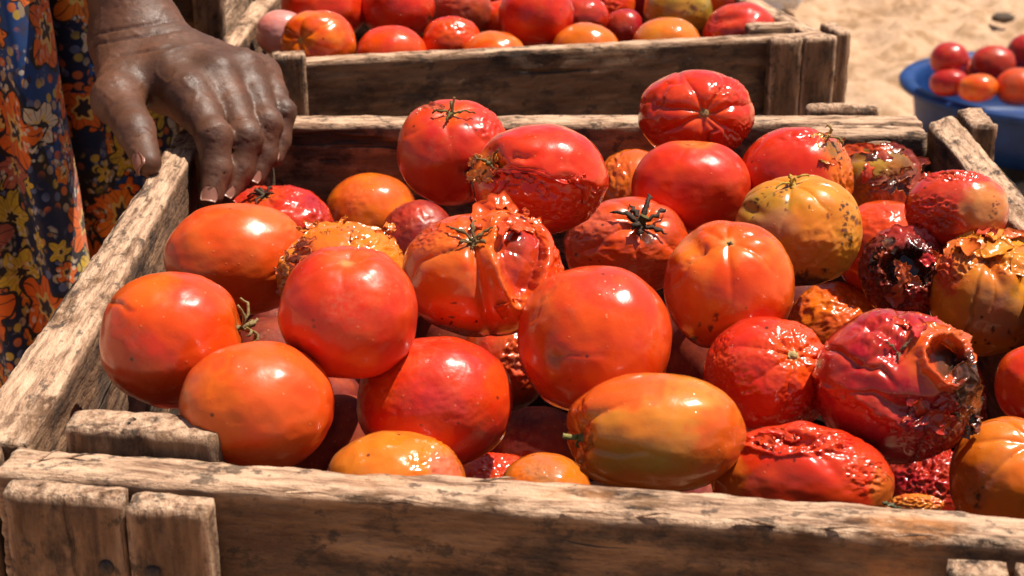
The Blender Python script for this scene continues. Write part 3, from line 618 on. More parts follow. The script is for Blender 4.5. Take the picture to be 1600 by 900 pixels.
t.ribbon([(788, 474, .10), (794, 490, .11), (800, 509, .06)], [15, 12, 3], (.68, .060, .006), rag=.2, cup=-.3, wet=.05)
t.stem(738, 374, (6, 0, .10), 4.2, 6, 38, (.16, .10, .035), (.20, .16, .06), lift=.07)
t.ribbon([(742, 356, .05), (756, 332, .18), (772, 316, .22), (790, 318, .19), (806, 334, .10)], [11, 15, 17, 13, 7], (.68, .075, .010), rag=.9, cup=.3, wet=.3)
t.ribbon([(770, 350, .10), (788, 343, .13), (812, 350, .12), (834, 362, .06)], [8, 11, 10, 6], (.66, .065, .010), rag=.5, cup=.2, wet=.3)
t.shreds(800, 344, 40, 14, 6, 24, [(.68, .075, .010), (.62, .045, .008)], 6, .10)
t = T_("ribbed orange-red tomato with a blackened star-shaped calyx", (980, 385, 99, 77), .859, (ORR, (.52, .06, .02)), stem=(1003, 345, .16, .34, 7, .06), n=60, feats=[('wrk', 930, 350, 50, 36, 20, .03, 3.0), ('spots', 905, 392, 14, 30, 0, 5, 5), ('col', 925, 360, 50, 36, 20, (.48, .10, .06), .5, .5), ('col', 1012, 372, 12, 14, 0, BLK, .9, .5), ('wrk', 1000, 400, 90, 40, 0, .02, 3.0)], rough=.22, wet=.18)
t.stem(1003, 346, (4, -8, .13), 8, 7, 48, (.05, .03, .018), (.10, .085, .02), lift=.13)
t = T_("smooth round red tomato below the ribbed one with the pale stem scar", (1079, 292, 93, 73), .890, (RED, (.58, .03, .010)), stem=(1083, 222, .09, .2, 5, .012), feats=[('col', 1088, 226, 34, 10, 0, ORG, .7, .4), ('spots', 1078, 226, 5, 3, 0, 3, 3)], rough=.27, block=2.3)
t = T_("deeply ribbed bright red tomato with a pale round stem scar, highest of the heap", (1087, 179, 90, 69), .959, (RED, (.60, .03, .010)), stem=(1103, 177, .17, .32, 7, .105), n=64, feats=[('line', 1040, 142, 40, 5, 60, .04, RED, 0), ('wrk', 1150, 225, 30, 40, 0, .07, 3.0), ('line', 1108, 215, 22, 4, 88, .05, DRK, .7), ('wrk', 1140, 140, 40, 34, 0, .035, 2.8)], rough=.19, wet=.15)
t.stem(1103, 177, (0, 0, .035), 7.5, 0, 0, col=(.38, .28, .11))
t = T_("shiny red tomato with an orange bruised shoulder and crumbly debris on top", (1243, 280, 89, 81), .904, (RED, (.58, .03, .010)), feats=[('col', 1315, 270, 30, 60, 20, ORG, .9, .5), ('dent', 1270, 215, 40, 10, 12, .05), ('wrk', 1265, 215, 60, 16, 12, .045, 3.0), ('spots', 1300, 235, 14, 18, 0, 14, 4), ('col', 1298, 236, 16, 20, 30, (.25, .13, .03), .8, .7), ('wrk', 1315, 275, 22, 50, 0, .05, 3.2)], rough=.22)
t.ribbon([(1268, 216, .02), (1280, 212, .10), (1291, 222, .09), (1303, 240, .03)], [4, 5, 6, 3], (.55, .30, .06), rag=1.0)
t.stem(1288, 221, (5, -10, .09), 2.6, 3, 26, (.30, .20, .05), (.5, .33, .06), lift=.2)
t.shreds(1296, 236, 20, 22, 8, 16, [(.50, .28, .06), (.20, .12, .03), (.62, .10, .02)], 3, .08)
t = T_("mottled yellow-orange tomato with black specks and a small greenish stalk hollow", (1247, 360, 99, 88), .808, (YEL, (.60, .20, .016)), stem=(1238, 284, .12, .34, 8, .05), n=60, feats=[('col', 1200, 320, 60, 40, 20, OLV, .55, .6), ('col', 1270, 400, 70, 50, 0, (.58, .16, .018), .7, .6), ('col', 1215, 350, 40, 26, 0, (.42, .22, .14), .5, .6), ('wrk', 1290, 400, 70, 60, 0, .025, 3.4), ('spots', 1190, 310, 60, 26, 0, 26, 3.2), ('spots', 1318, 345, 18, 50, 0, 26, 4), ('col', 1265, 440, 40, 16, 0, BLK, .9, .6), ('spots', 1255, 432, 40, 14, 0, 14, 5), ('dent', 1180, 330, 26, 10, -20, .05)], rough=.25)
t.stem(1238, 283, (-2, -4, .05), 5, 4, 26, (.42, .28, .04), (.45, .30, .04), lift=.1)
t = T_("plump orange tomato with a puckered yellow top, in the middle of the heap", (1139, 446, 101, 103), .735, (ORR, (.66, .15, .014)), stem=(1138, 374, .11, .34, 6, .055), feats=[('dent', 1085, 385, 20, 34, 40, .12), ('col', 1075, 390, 30, 40, 30, ORG, .8, .4), ('line', 1088, 400, 26, 4, 50, .03, (.3, .1, .03), .5), ('spots', 1108, 505, 30, 22, 0, 8, 4), ('spots', 1150, 530, 30, 8, 0, 6, 4), ('col', 1210, 470, 40, 70, 0, ORR, .6, .4)], rough=.28)
t.stem(1140, 377, (3, 1, .015), 3.6, 0, 0, col=(.16, .11, .04))
t = T_("large glossy red-orange round tomato with a faint star scar, at the heap's middle", (930, 531, 119, 115), .689, (ORR, (.60, .035, .010)), feats=[('line', 905, 553, 40, 2.5, 0, .012, (.3, .04, .012), .45), ('col', 872, 557, 13, 18, 0, (.20, .10, .03), .7, .8), ('dent', 872, 557, 18, 22, 0, .035), ('col', 850, 500, 30, 60, 10, ORG, .4, .5), ('line', 860, 470, 44, 3, 50, .02, (.3, .07, .02), .4), ('wrk', 885, 462, 22, 30, 40, .012, 3.0)], rough=.26, block=2.4)
t = T_("red tomato with gritty finely wrinkled skin, beside the star-scarred one", (680, 628, 122, 102), .685, (RED, (.55, .025, .012)), feats=[('col', 590, 600, 30, 50, 20, ORR, .8, .5), ('col', 780, 590, 30, 50, -30, ORR, .7, .5), ('wrk', 600, 590, 50, 40, 40, .02, 5.0), ('wrk', 680, 640, 80, 60, 0, .012, 5.0), ('col', 690, 640, 50, 40, 0, (.45, .03, .03), .5, .6)], rough=.27, wet=.2)
t = T_("pale orange tomato peeping over the front plank's left half, wet on top", (618, 765, 111, 92), .646, ((.66, .19, .02), ORG), feats=[('wrk', 680, 720, 50, 40, 30, .05, 4.0), ('col', 690, 735, 30, 34, 0, (.60, .12, .08), .7, .5), ('dent', 665, 715, 22, 30, 20, .05)], rough=.2, wet=.12)
t = T_("wrinkled red tomato low in the gap behind the front plank", (775, 775, 80, 68), .839, (RED, ORR), feats=[('wrk', 775, 735, 40, 40, 0, .08, 4.0)], rough=.2, wet=.4)
t = T_("orange tomato with a translucent soft spot, low behind the front plank", (850, 780, 76, 72), .799, (ORG, (.58, .17, .02)), feats=[('col', 850, 735, 34, 26, 0, (.30, .16, .08), .6, .4, .12), ('wrk', 835, 740, 30, 20, 0, .03, 3.4)], rough=.2)
t = T_("long orange plum tomato with short green stalk, resting against the front plank", (1021, 677, 140, 94, -8), .639, ((.64, .21, .022), (.65, .17, .018)), stem=(893, 688, .16, .38, 6, .06), feats=[('col', 960, 615, 120, 36, 8, (.66, .075, .008), .85, .5), ('col', 1120, 690, 50, 80, 0, (.68, .085, .008), .85, .5), ('col', 900, 680, 30, 60, 0, (.66, .10, .010), .7, .5), ('col', 1000, 715, 70, 26, 0, (.46, .26, .03), .5, .5), ('line', 912, 705, 34, 4, 70, .05, (.2, .10, .03), .7), ('line', 1000, 740, 90, 6, 2, .01, ORG, .2), ('line', 910, 650, 22, 4, 100, .03, ORR, .4)], rough=.27, block=2.35)
t.stem(896, 686, (-22, -3, .10), 5.5, 3, 22, (.16, .17, .03), (.26, .22, .06), lift=.12)
t = T_("red tomato with crinkled skin and small cream stem scar, beside the crimson collapsed one", (1200, 588, 100, 93), .702, (RED, (.56, .03, .012)), stem=(1243, 552, .13, .30, 8, .06), n=70, feats=[('wrk', 1250, 540, 70, 50, 0, .045, 3.4), ('wrk', 1190, 600, 95, 70, 0, .016, 5.0), ('col', 1250, 525, 60, 34, 20, ORR, .7, .4), ('wrk', 1130, 560, 30, 60, 0, .02, 8.0), ('wrk', 1260, 620, 50, 50, 0, .035, 3.4)], rough=.2, wet=.1)
t.stem(1243, 552, (0, 0, .03), 6.5, 0, 0, col=(.46, .34, .13))
# crimson collapsed tomato
t = T_("collapsed deep crimson tomato with an orange split ring and a patch of black rot", (1398, 605, 125, 122), .669, (CRIM, (.40, .010, .013)), n=84, feats=[
    ('crater', 1470, 566, 27, 33, 20, .30, .12, .25, .26), ('dent', 1405, 548, 24, 30, -40, .16), ('fold', 1360, 650, 110, 18, -28, .10), ('wrk', 1380, 530, 60, 50, -30, .035, 1.8, 2.0), ('dent', 1368, 560, 50, 7, 28, .05), ('dent', 1375, 520, 44, 7, -20, .05), ('dent', 1412, 505, 7, 34, 10, .05), ('line', 1345, 570, 60, 6, -24, .05, CRIM, 0), ('line', 1330, 610, 70, 5, -14, .03, CRIM, 0), ('line', 1385, 500, 50, 6, 30, .05, CRIM, 0),
    ('wrk', 1450, 670, 60, 50, 0, .05, 4.0), ('dent', 1435, 640, 60, 16, -10, .12), ('line', 1440, 690, 70, 5, 78, .05, DRK, .4),
    ('col', 1458, 562, 52, 56, 20, (.62, .085, .013), .95, .3), ('col', 1490, 520, 40, 34, 0, (.60, .11, .014), .8, .4), ('col', 1472, 566, 24, 26, 0, (.05, .035, .02), .92, .4), ('col', 1508, 610, 30, 66, 12, (.022, .018, .014), .97, .45, .22), ('wrk', 1508, 610, 34, 70, 12, .08, 5.0), ('wrk', 1495, 525, 40, 30, 0, .06, 3.0), ('lump', 1310, 620, 34, 60, 0, .03)], rough=.2, wet=.10)
t.stem(1404, 545, (4, 4, .03), 3, 3, 24, (.16, .10, .05), (.24, .16, .08), lift=.03)
ring = [(1428, 520), (1416, 548), (1424, 588), (1448, 610), (1478, 606), (1496, 582)]
t.ribbon([(1440, 512, .06), (1462, 516, .15), (1486, 528, .19), (1506, 546, .17), (1518, 566, .10)], [7, 13, 17, 14, 6], (.68, .11, .010), rag=.5, cup=-.2, wet=.1)
t.ribbon([(1490, 572, .22), (1502, 592, .30), (1510, 618, .32), (1514, 646, .28), (1508, 676, .14)], [12, 22, 26, 20, 7], (.030, .024, .018), name="rotten_skin_patch", rag=.4, wet=1.0, rough=.22, nw=11)
t.ribbon([(1430, 625, .03), (1448, 648, .07), (1470, 660, .08), (1500, 655, .05)], [9, 14, 14, 8], (.50, .02, .012), rag=.6)
t.shreds(1462, 640, 40, 16, 6, 30, [(.46, .02, .012), (.30, .010, .012)], 8, .07)
t.shreds(1430, 505, 24, 10, 4, 26, [(.60, .05, .012), (.45, .012, .014)], 6, .08)
t.shreds(1508, 640, 16, 34, 6, 24, [(.03, .024, .018), (.12, .03, .015)], 7, .22)
t = T_("burst bright red tomato with knobbly crinkled top, beside the long plum tomato", (1250, 752, 141, 88), .650, ((.60, .035, .010), RED), n=76, feats=[('lump', 1200, 690, 22, 16, 0, .07), ('lump', 1252, 672, 26, 18, 0, .09), ('lump', 1305, 688, 20, 14, 0, .06), ('wrk', 1250, 694, 105, 26, 0, .09, 3.0), ('crater', 1235, 698, 50, 14, 0, .10, .05), ('wrk', 1345, 735, 34, 40, 0, .05, 3.0), ('dent', 1290, 725, 14, 40, 40, .05), ('col', 1140, 740, 34, 50, 20, (.64, .14, .014), .9, .4), ('spots', 1240, 705, 40, 10, 0, 8, 4), ('fold', 1180, 705, 50, 8, 25, .04), ('col', 1370, 770, 24, 40, 0, (.62, .14, .02), .9, .5)], rough=.22, wet=.0)
for (x, y) in ((1185, 690), (1215, 680), (1255, 676), (1290, 688)):
    t.ribbon([(x - 16, y + 12, .02), (x - 4, y, .10), (x + 12, y - 2, .11), (x + 26, y + 10, .03)], [6, 9, 9, 5], (.60, .04, .012), rag=.8)
t.ribbon([(1355, 725, .05), (1376, 742, .09), (1386, 765, .06), (1382, 790, .02)], [6, 9, 8, 5], (.58, .17, .03), rag=.9)
t = T_("wet orange-red squashed tomato in the gap below the rotten black one", (1305, 522, 76, 82), .930, ((.64, .09, .012), ORG), n=60, feats=[('wrk', 1300, 480, 70, 45, 0, .07, 2.4), ('dent', 1330, 465, 20, 20, 0, .1)], rough=.18, wet=.2)
t = T_("big soft yellow-orange tomato with torn top and dark stalk hole, by the side plank", (1540, 458, 87, 99), .846, ((.60, .17, .018), YEL), stem=(1545, 396, .20, .30, 6, .05), n=72, feats=[('col', 1560, 490, 50, 50, 0, (.34, .17, .10), .55, .6), ('col', 1480, 420, 22, 50, 10, (.50, .04, .02), .9, .5), ('wrk', 1490, 400, 40, 40, 0, .10, 3.6), ('wrk', 1580, 395, 50, 40, 0, .06, 3.0), ('col', 1545, 396, 15, 9, 0, (.09, .06, .015), .95, .3), ('col', 1590, 390, 40, 30, 0, (.68, .24, .015), .9, .3), ('dent', 1555, 425, 8, 30, 20, .07), ('dent', 1600, 430, 8, 40, -20, .08), ('line', 1520, 480, 60, 3, 75, .02, BRN, .6), ('spots', 1540, 520, 50, 30, 0, 10, 4)], rough=.2, wet=.12)
t.ribbon([(1470, 425, .02), (1486, 400, .09), (1500, 378, .12), (1522, 362, .12), (1545, 360, .08)], [9, 13, 14, 13, 9], (.62, .13, .02), rag=.6)
t.ribbon([(1548, 372, .06), (1570, 366, .12), (1592, 372, .14), (1608, 392, .1)], [9, 13, 14, 10], (.66, .25, .02), rag=.4)
t.ribbon([(1586, 430, .03), (1590, 408, .10), (1600, 396, .12), (1615, 405, .1)], [10, 14, 16, 12], (.66, .22, .02), rag=.3)
t.shreds(1560, 378, 60, 14, 8, 34, [(.68, .25, .018), (.60, .13, .02), (.45, .05, .02)], 9, .10)
# rotten black one
t = T_("rotten burst tomato, blackened and hollow, with dark red torn rims", (1411, 424, 66, 70), .862, ((.11, .012, .010), (.26, .016, .010)), n=76, feats=[('crater', 1418, 420, 34, 32, 0, .50, .08, 0, .45), ('wrk', 1370, 420, 34, 60, 0, .14, 3.4), ('wrk', 1430, 470, 50, 30, 0, .14, 4.0), ('col', 1418, 418, 40, 36, 0, BLK, .97, .3, .2), ('col', 1375, 400, 20, 30, 0, (.30, .06, .025), .7, .7), ('col', 1440, 470, 40, 20, 0, (.34, .03, .015), .8, .6), ('wrk', 1460, 400, 24, 40, 0, .12, 3.0)], rough=.16, wet=.6)
t.ribbon([(1385, 372, .06), (1405, 364, .16), (1430, 366, .18), (1450, 378, .16), (1468, 396, .10)], [9, 14, 15, 13, 7], (.38, .012, .012), rag=.6)
t.ribbon([(1352, 432, .04), (1356, 410, .14), (1368, 388, .18), (1384, 374, .12)], [8, 13, 13, 8], (.16, .02, .014), rag=.7)
t.ribbon([(1388, 470, .05), (1404, 452, .12), (1412, 430, .10), (1408, 412, .05)], [7, 9, 8, 4], (.52, .10, .03), rag=.9)
t.ribbon([(1440, 412, .05), (1452, 400, .18), (1470, 392, .22), (1486, 394, .12)], [7, 10, 10, 4], (.44, .014, .014), rag=.5)
t.ribbon([(1400, 482, .05), (1430, 470, .12), (1456, 462, .12), (1474, 446, .08)], [7, 11, 10, 5], (.40, .03, .018), rag=.9)
t.shreds(1416, 420, 50, 46, 10, 30, [(.36, .012, .012), (.10, .012, .010), (.40, .05, .02), (.018, .010, .009)], 9, .16)
t.shreds(1410, 434, 18, 16, 3, 26, [(.30, .012, .012), (.45, .09, .03)], 6, -.05)
t = T_("red-orange tomato tucked behind the rotten black one", (1380, 388, 76, 75), .925, ((.60, .05, .011), ORR), feats=[('wrk', 1370, 345, 50, 30, 0, .03, 3.4), ('dent', 1420, 340, 14, 24, 0, .05)], rough=.22)
t = T_("red tomato with a dented yellowing cheek, beside the side plank", (1495, 328, 79, 62, -8), .860, ((.56, .035, .014), RED), n=60, feats=[('col', 1538, 325, 40, 44, 0, (.56, .24, .06), .85, .4), ('wrk', 1460, 335, 44, 34, 0, .08, 3.6), ('dent', 1470, 350, 26, 20, 20, .10), ('col', 1475, 350, 24, 22, 0, (.22, .02, .014), .7, .6), ('spots', 1548, 320, 6, 16, 0, 8, 3.4), ('wrk', 1490, 275, 70, 12, 0, .07, 5.0), ('dent', 1512, 345, 10, 20, 10, .07)], rough=.2, wet=.2)
for x in (1450, 1478, 1505): t.ribbon([(x - 12, 284, .0), (x - 4, 275, .08), (x + 6, 274, .08), (x + 14, 282, .0)], [4, 6, 6, 3], (.58, .04, .014), rag=1.0)
t = T_("collapsed olive-brown tomato with red skin peeling off its top", (1373, 288, 64, 68), .965, ((.24, .12, .016), (.20, .075, .018)), n=64, feats=[('wrk', 1390, 300, 50, 40, 10, .10, 3.0), ('col', 1360, 262, 34, 18, 0, (.40, .24, .02), .8, .5), ('col', 1395, 295, 40, 30, 0, (.16, .05, .03), .7, .6), ('dent', 1405, 285, 14, 34, 10, .12), ('dent', 1350, 245, 60, 10, 5, .08)], rough=.17, wet=.3)
t.ribbon([(1312, 244, .08), (1326, 230, .14), (1350, 232, .12), (1372, 236, .10), (1390, 232, .14)], [7, 11, 9, 8, 6], (.58, .07, .014), rag=.6)
t.ribbon([(1376, 230, .12), (1398, 232, .20), (1418, 246, .20), (1428, 270, .14), (1420, 296, .08)], [7, 11, 14, 13, 7], (.22, .03, .018), rag=.6)
t.ribbon([(1400, 282, .12), (1420, 272, .24), (1436, 262, .28), (1450, 256, .26)], [5, 6, 4, 2], (.10, .035, .02), rag=.6)
t.ribbon([(1396, 300, .06), (1410, 312, .10), (1404, 326, .06)], [7, 11, 6], (.52, .18, .08), rag=.9)
t.shreds(1392, 262, 36, 26, 9, 34, [(.22, .03, .018), (.52, .06, .02), (.10, .035, .02)], 8, .12)
t = T_("orange tomato with ribbed shoulder at the end of the front plank, by the picture's edge", (1578, 745, 92, 95), .665, (ORG, (.66, .17, .016)), stem=(1612, 690, .12, .36, 7, .07), feats=[('col', 1530, 760, 26, 40, 0, (.34, .08, .03), .5, .6), ('spots', 1530, 765, 20, 20, 0, 5, 5)], rough=.24)
t = T_("red tomato at the picture's edge, above the ribbed orange one", (1616, 602, 60, 64), .735, (RED, ORR), rough=.24)
t = T_("wet orange-red tomato showing behind the patch of black rot", (1520, 640, 58, 70), .934, ((.60, .08, .02), RED), feats=[('wrk', 1545, 640, 40, 60, 0, .06, 4.0)], rough=.18, wet=.5)
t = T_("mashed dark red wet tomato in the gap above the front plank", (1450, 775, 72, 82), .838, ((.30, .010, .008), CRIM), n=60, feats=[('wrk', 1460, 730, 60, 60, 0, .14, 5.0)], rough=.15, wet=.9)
t = T_("split wet orange-red tomato in the hollow under the burst one", (790, 565, 70, 78), .935, ((.50, .06, .012), RED), feats=[('wrk', 815, 560, 40, 40, 0, .12, 3.4), ('col', 818, 560, 24, 26, 0, (.62, .20, .10), .6, .6)], rough=.17, wet=.5)
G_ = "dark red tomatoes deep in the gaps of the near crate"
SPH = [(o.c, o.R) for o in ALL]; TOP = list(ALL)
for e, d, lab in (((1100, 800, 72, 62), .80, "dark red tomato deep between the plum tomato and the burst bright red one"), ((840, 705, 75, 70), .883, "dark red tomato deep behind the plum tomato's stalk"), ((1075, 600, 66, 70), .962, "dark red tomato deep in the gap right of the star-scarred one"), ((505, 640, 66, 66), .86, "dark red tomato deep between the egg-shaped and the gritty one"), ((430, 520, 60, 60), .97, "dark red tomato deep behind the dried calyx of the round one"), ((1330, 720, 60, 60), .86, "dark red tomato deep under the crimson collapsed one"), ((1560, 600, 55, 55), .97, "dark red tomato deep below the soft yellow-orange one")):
    o = T_(lab, e, d, ((.10, .005, .003), (.15, .007, .004)), group=G_, n=24, rough=.66, feats=[('wrk', e[0], e[1] - 20, 50, 50, 0, .04, 3.0)]); SPH.append((o.c, o.R))  # pigment darkened so the gaps between upper tomatoes look shaded
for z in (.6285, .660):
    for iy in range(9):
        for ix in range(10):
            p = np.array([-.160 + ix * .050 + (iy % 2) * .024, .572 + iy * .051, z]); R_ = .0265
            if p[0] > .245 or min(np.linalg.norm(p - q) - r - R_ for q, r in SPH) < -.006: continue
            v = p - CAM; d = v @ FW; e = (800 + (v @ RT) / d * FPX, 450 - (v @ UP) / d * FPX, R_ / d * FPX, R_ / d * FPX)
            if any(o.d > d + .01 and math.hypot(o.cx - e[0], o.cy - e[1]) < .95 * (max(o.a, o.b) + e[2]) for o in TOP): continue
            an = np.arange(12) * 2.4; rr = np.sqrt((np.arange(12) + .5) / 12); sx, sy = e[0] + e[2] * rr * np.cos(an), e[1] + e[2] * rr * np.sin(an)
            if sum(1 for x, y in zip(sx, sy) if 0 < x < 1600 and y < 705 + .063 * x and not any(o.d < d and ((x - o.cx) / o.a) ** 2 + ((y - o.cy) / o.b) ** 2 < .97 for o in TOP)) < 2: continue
            T_("dark red tomato buried in the lower layer of the near crate", e, d, ((.10, .005, .003), (.15, .007, .004)), group="tomatoes buried in the lower layer of the near crate", n=14, rough=.70); SPH.append((p, R_))  # same darkened pigment, standing for shade in the lower layer
# pulp on the rim
def pulp():
    t = T_("orange scrap of tomato pulp with a green sepal stuck on the front plank's edge", (1432, 789, 40, 17), .610, ((.64, .20, .02), (.66, .11, .014)), n=36, feats=[('wrk', 1432, 788, 50, 26, 0, .25, 4.0)], rough=.15, wet=.9, depth=22)
    t.o.name = "tomato_pulp"; t.o["category"] = "pulp"; del t.o["group"]
    t.stem(1398, 790, (-8, 2, .1), 3, 2, 24, (.10, .11, .05), (.20, .2, .12), lift=.3)
pulp()
# --- the back crate
GB = "tomatoes in the back crate"
BK = [
 ((440, 52, 40, 36), 1.285, (PINK, (.62, .30, .26)), "pale pinkish tomato in the back crate's corner beside its side plank", None, ()),
 ((497, 58, 59, 42), 1.235, (ORR, ORG), "orange-red tomato with ribbed stem end, first along the back crate's front plank", (466, 62, .16, .4, 6, .09), ()),
 ((505, 12, 66, 40), 1.335, (RED, ORR), "big red tomato above the ribbed one in the back crate", None, ()),
 ((612, 70, 56, 30), 1.262, (ORR, (.64, .04, .01)), "glossy orange-red tomato, second along the back crate's front plank", None, ()),
 ((622, 12, 58, 46), 1.335, (RED, (.5, .02, .01)), "round red tomato with a dark speck, above the second front one in the back crate", None, (('spots', 668, 25, 5, 5, 0, 3, 5),)),
 ((706, 62, 47, 36), 1.29, (ORR, RED), "wet wrinkled orange-red tomato in the back crate", None, (('wrk', 715, 40, 40, 24, 0, .07, 3.0),)),
 ((722, 16, 48, 34), 1.375, ((.34, .06, .03), (.42, .05, .02)), "brownish soft tomato between two red ones in the back crate", None, (('wrk', 710, 10, 40, 24, 0, .04, 3.0),)),
 ((772, 76, 53, 27), 1.275, ((.66, .15, .014), ORR), "low orange tomato just showing above the middle of the back crate's front plank", None, ()),
 ((838, 24, 59, 52), 1.325, (RED, (.54, .02, .01)), "large round red tomato standing tall in the middle of the back crate", None, ()),
 ((786, 34, 34, 34), 1.385, (ORR, RED), "small orange-red tomato tucked beside the tall round one in the back crate", None, ()),
 ((915, 70, 54, 34), 1.30, (ORG, (.64, .14, .014)), "shiny orange tomato right of the tall round red one in the back crate", None, ()),
 ((912, 30, 40, 36), 1.39, ((.36, .02, .012), RED), "dull red tomato behind the shiny orange one in the back crate", None, ()),
 ((976, 46, 32, 32), 1.39, ((.34, .012, .01), CRIM), "small dark red tomato between two orange ones in the back crate", None, ()),
 ((950, 10, 42, 32), 1.44, (ORR, RED), "orange-red tomato with a split top in the back crate", None, (('wrk', 945, 12, 30, 24, 0, .12, 3.0),)),
 ((1060, 18, 54, 44), 1.39, ((.46, .27, .03), OLV), "yellow-green mottled tomato in the back crate", None, (('spots', 1085, 20, 30, 24, 0, 10, 4),)),
 ((1042, 64, 56, 37), 1.325, ((.64, .20, .02), ORG), "pale orange tomato under the mottled yellow-green one in the back crate", None, ()),
 ((1157, 40, 58, 36), 1.35, ((.50, .03, .014), RED), "dented red tomato next to the back crate's corner block", None, (('dent', 1140, 30, 30, 8, 10, .12), ('wrk', 1120, 45, 24, 24, 0, .05, 3.0))),
 ((1140, 2, 52, 34), 1.44, (RED, ORR), "red tomato behind the dented one in the back crate", None, ()),
 ((560, -8, 50, 40), 1.43, (RED, CRIM), "red tomato in the back row of the back crate, over the ribbed one's shoulder", None, ()),
 ((680, -18, 52, 42), 1.45, (RED, ORR), "orange-red tomato in the back row of the back crate behind the brownish one", None, ()),
 ((775, -6, 48, 44), 1.46, (RED, CRIM), "deep red tomato in the back row of the back crate beside the tall round one", None, ()),
 ((1000, -12, 50, 40), 1.50, (RED, CRIM), "red tomato in the back row of the back crate behind the mottled one", None, ()),
 ((888, -20, 50, 40), 1.47, (ORR, RED), "orange-red tomato in the back row of the back crate behind the tall round one", None, ()),
]
for e, d, c, lab, st, ft in BK:
    tp = e[1] - e[3]; bb = max(e[3], .88 * e[2]); e = (e[0], tp + bb if tp > 0 else e[1], e[2], bb)
    T_(lab, e, d, c, group=GB, stem=st, feats=ft, n=28, rough=.24, depth=max(e[2], e[3]) * .95)
# --- the blue basin
BZ = .133
def basin():
    c = at(1622, 128, 3.55); c[2] = 0; R = .298
    prof = [(0.0, .006), (.225, .006), (.236, .012), (.250, .05), (.260, .10), (.264, .118), (.270, .126), (.285, .129), (.296, .128), (R + .003, .122), (R + .002, .114), (.293, .112), (.283, .116), (.272, .112), (.268, .098), (.260, .046), (.250, .004), (.235, .0), (0.0, .0)]
    prof = [(r, z * BZ / .128) for r, z in prof]; n = 96; th = np.arange(n) * 2 * np.pi / n
    V = np.array([[c[0] + r * math.cos(a), c[1] + r * math.sin(a), z] for a in th for r, z in prof])
    o = mk("basin", V, grid_faces(n, len(prof), True)[:, ::-1], M_BLUE, loc=c)
    tag(o, "wide blue basin with a rolled rim holding red tomatoes on the sand", "basin")
basin()
GC = "tomatoes in the blue basin"
for e, d, c, lab in (
 ((1483, 93, 30, 27), 3.46, ((.40,.014,.010), CRIM), "dark red tomato at the basin's edge, nearest its rolled rim"),
 ((1551, 102, 35, 31), 3.50, ((.42, .016, .012), (.34, .03, .016)), "large red tomato on top in the middle of the blue basin"),
 ((1604, 82, 30, 28), 3.60, ((.40,.014,.010), CRIM), "red tomato at the back of the blue basin by the picture's edge"),
 ((1528, 138, 31, 22), 3.36, (ORR, ORG), "orange-red tomato low at the front of the blue basin"),
 ((1483, 130, 30, 22), 3.42, ((.40,.014,.010), CRIM), "half sunk red tomato low beside the rim of the blue basin"),
 ((1592, 136, 36, 30), 3.36, ((.52, .08, .03), ORR), "brownish orange tomato at the front of the blue basin by the picture's edge"),
 ((1512, 112, 18, 20), 3.52, ((.60, .06, .03), RED), "small split red tomato between the two large ones in the basin"),
 ((1640, 110, 34, 30), 3.50, ((.42, .016, .012), CRIM), "red tomato beyond the picture's edge in the blue basin")):
    T_(lab, e, d, c, group=GC, n=22, rough=.34)

# ------------------------------------------------------------------ bag and stones on the sand
def bag():
    U, Fc = cubesphere(26); c = onz(1196, 12, 0.0) + np.array([0, 0, .07])
    d = .35 * (ridged(U * 1.7 + 4, 3) - .6) + .15 * fbm(U * 4, 2)
    P = U * (1 + d)[:, None] * [.13, .10, .085]; P[:, 2] = np.maximum(P[:, 2], -.068)
    tag(mk("plastic_bag", c + P, Fc, M_BAG, loc=c), "crumpled white plastic bag lying on the sand behind the back crate", "bag")
bag()
def stones():
    U, Fc = cubesphere(8); r_ = np.random.default_rng(5)
    for i, (x, y, s, lab) in enumerate(((1567, 28, .035, "dark flat stone on the sand above the blue basin"),)):
        p = onz(x, y, .004); P = U * (1 + .3 * fbm(U * 1.4 + i * 9, 2))[:, None] * [s, s * .8, s * .42]
        tag(mk("stone", p + P, Fc, M_STONE, loc=p), lab, "stone")
stones()

# ------------------------------------------------------------------ the person: arm, hand and printed dress
def seg(P, a, b, ra, rb):
    ab = b - a; h = np.clip(((P - a) @ ab) / (ab @ ab), 0, 1); return np.linalg.norm(P - a - h[:, None] * ab, axis=1) - (ra + (rb - ra) * h)
def smin(a, b, k):
    h = np.maximum(k - np.abs(a - b), 0) / k; return np.minimum(a, b) - h * h * k * .25
J = lambda x, y, d: at(x, y, d)
WR = J(214, 68, 1.045)
MC = [J(298, 150, .992), J(340, 122, 1.008), J(378, 112, 1.024), J(408, 118, 1.040)]
PI_ = [J(334, 214, .968), J(384, 216, .983), J(418, 194, 1.000), J(441, 176, 1.020)]
DI = [J(338, 266, .966), J(374, 266, .981), J(412, 243, .998), J(436, 220, 1.016)]
TI = [J(330, 306, .962), J(357, 300, .976), J(399, 276, .994), J(428, 246, 1.010)]
FR = [(.0124, .0104, .0091, .0072), (.0122, .0101, .0089, .0070), (.0113, .0093, .0082, .0066), (.0099, .0082, .0073, .0060)]
TH = [J(196, 110, 1.028), J(186, 158, .992), J(212, 205, .957), J(231, 254, .938)]
TR = [.0160, .0138, .0115, .0080]
ELB = np.array([-.318, 1.185, 1.075])
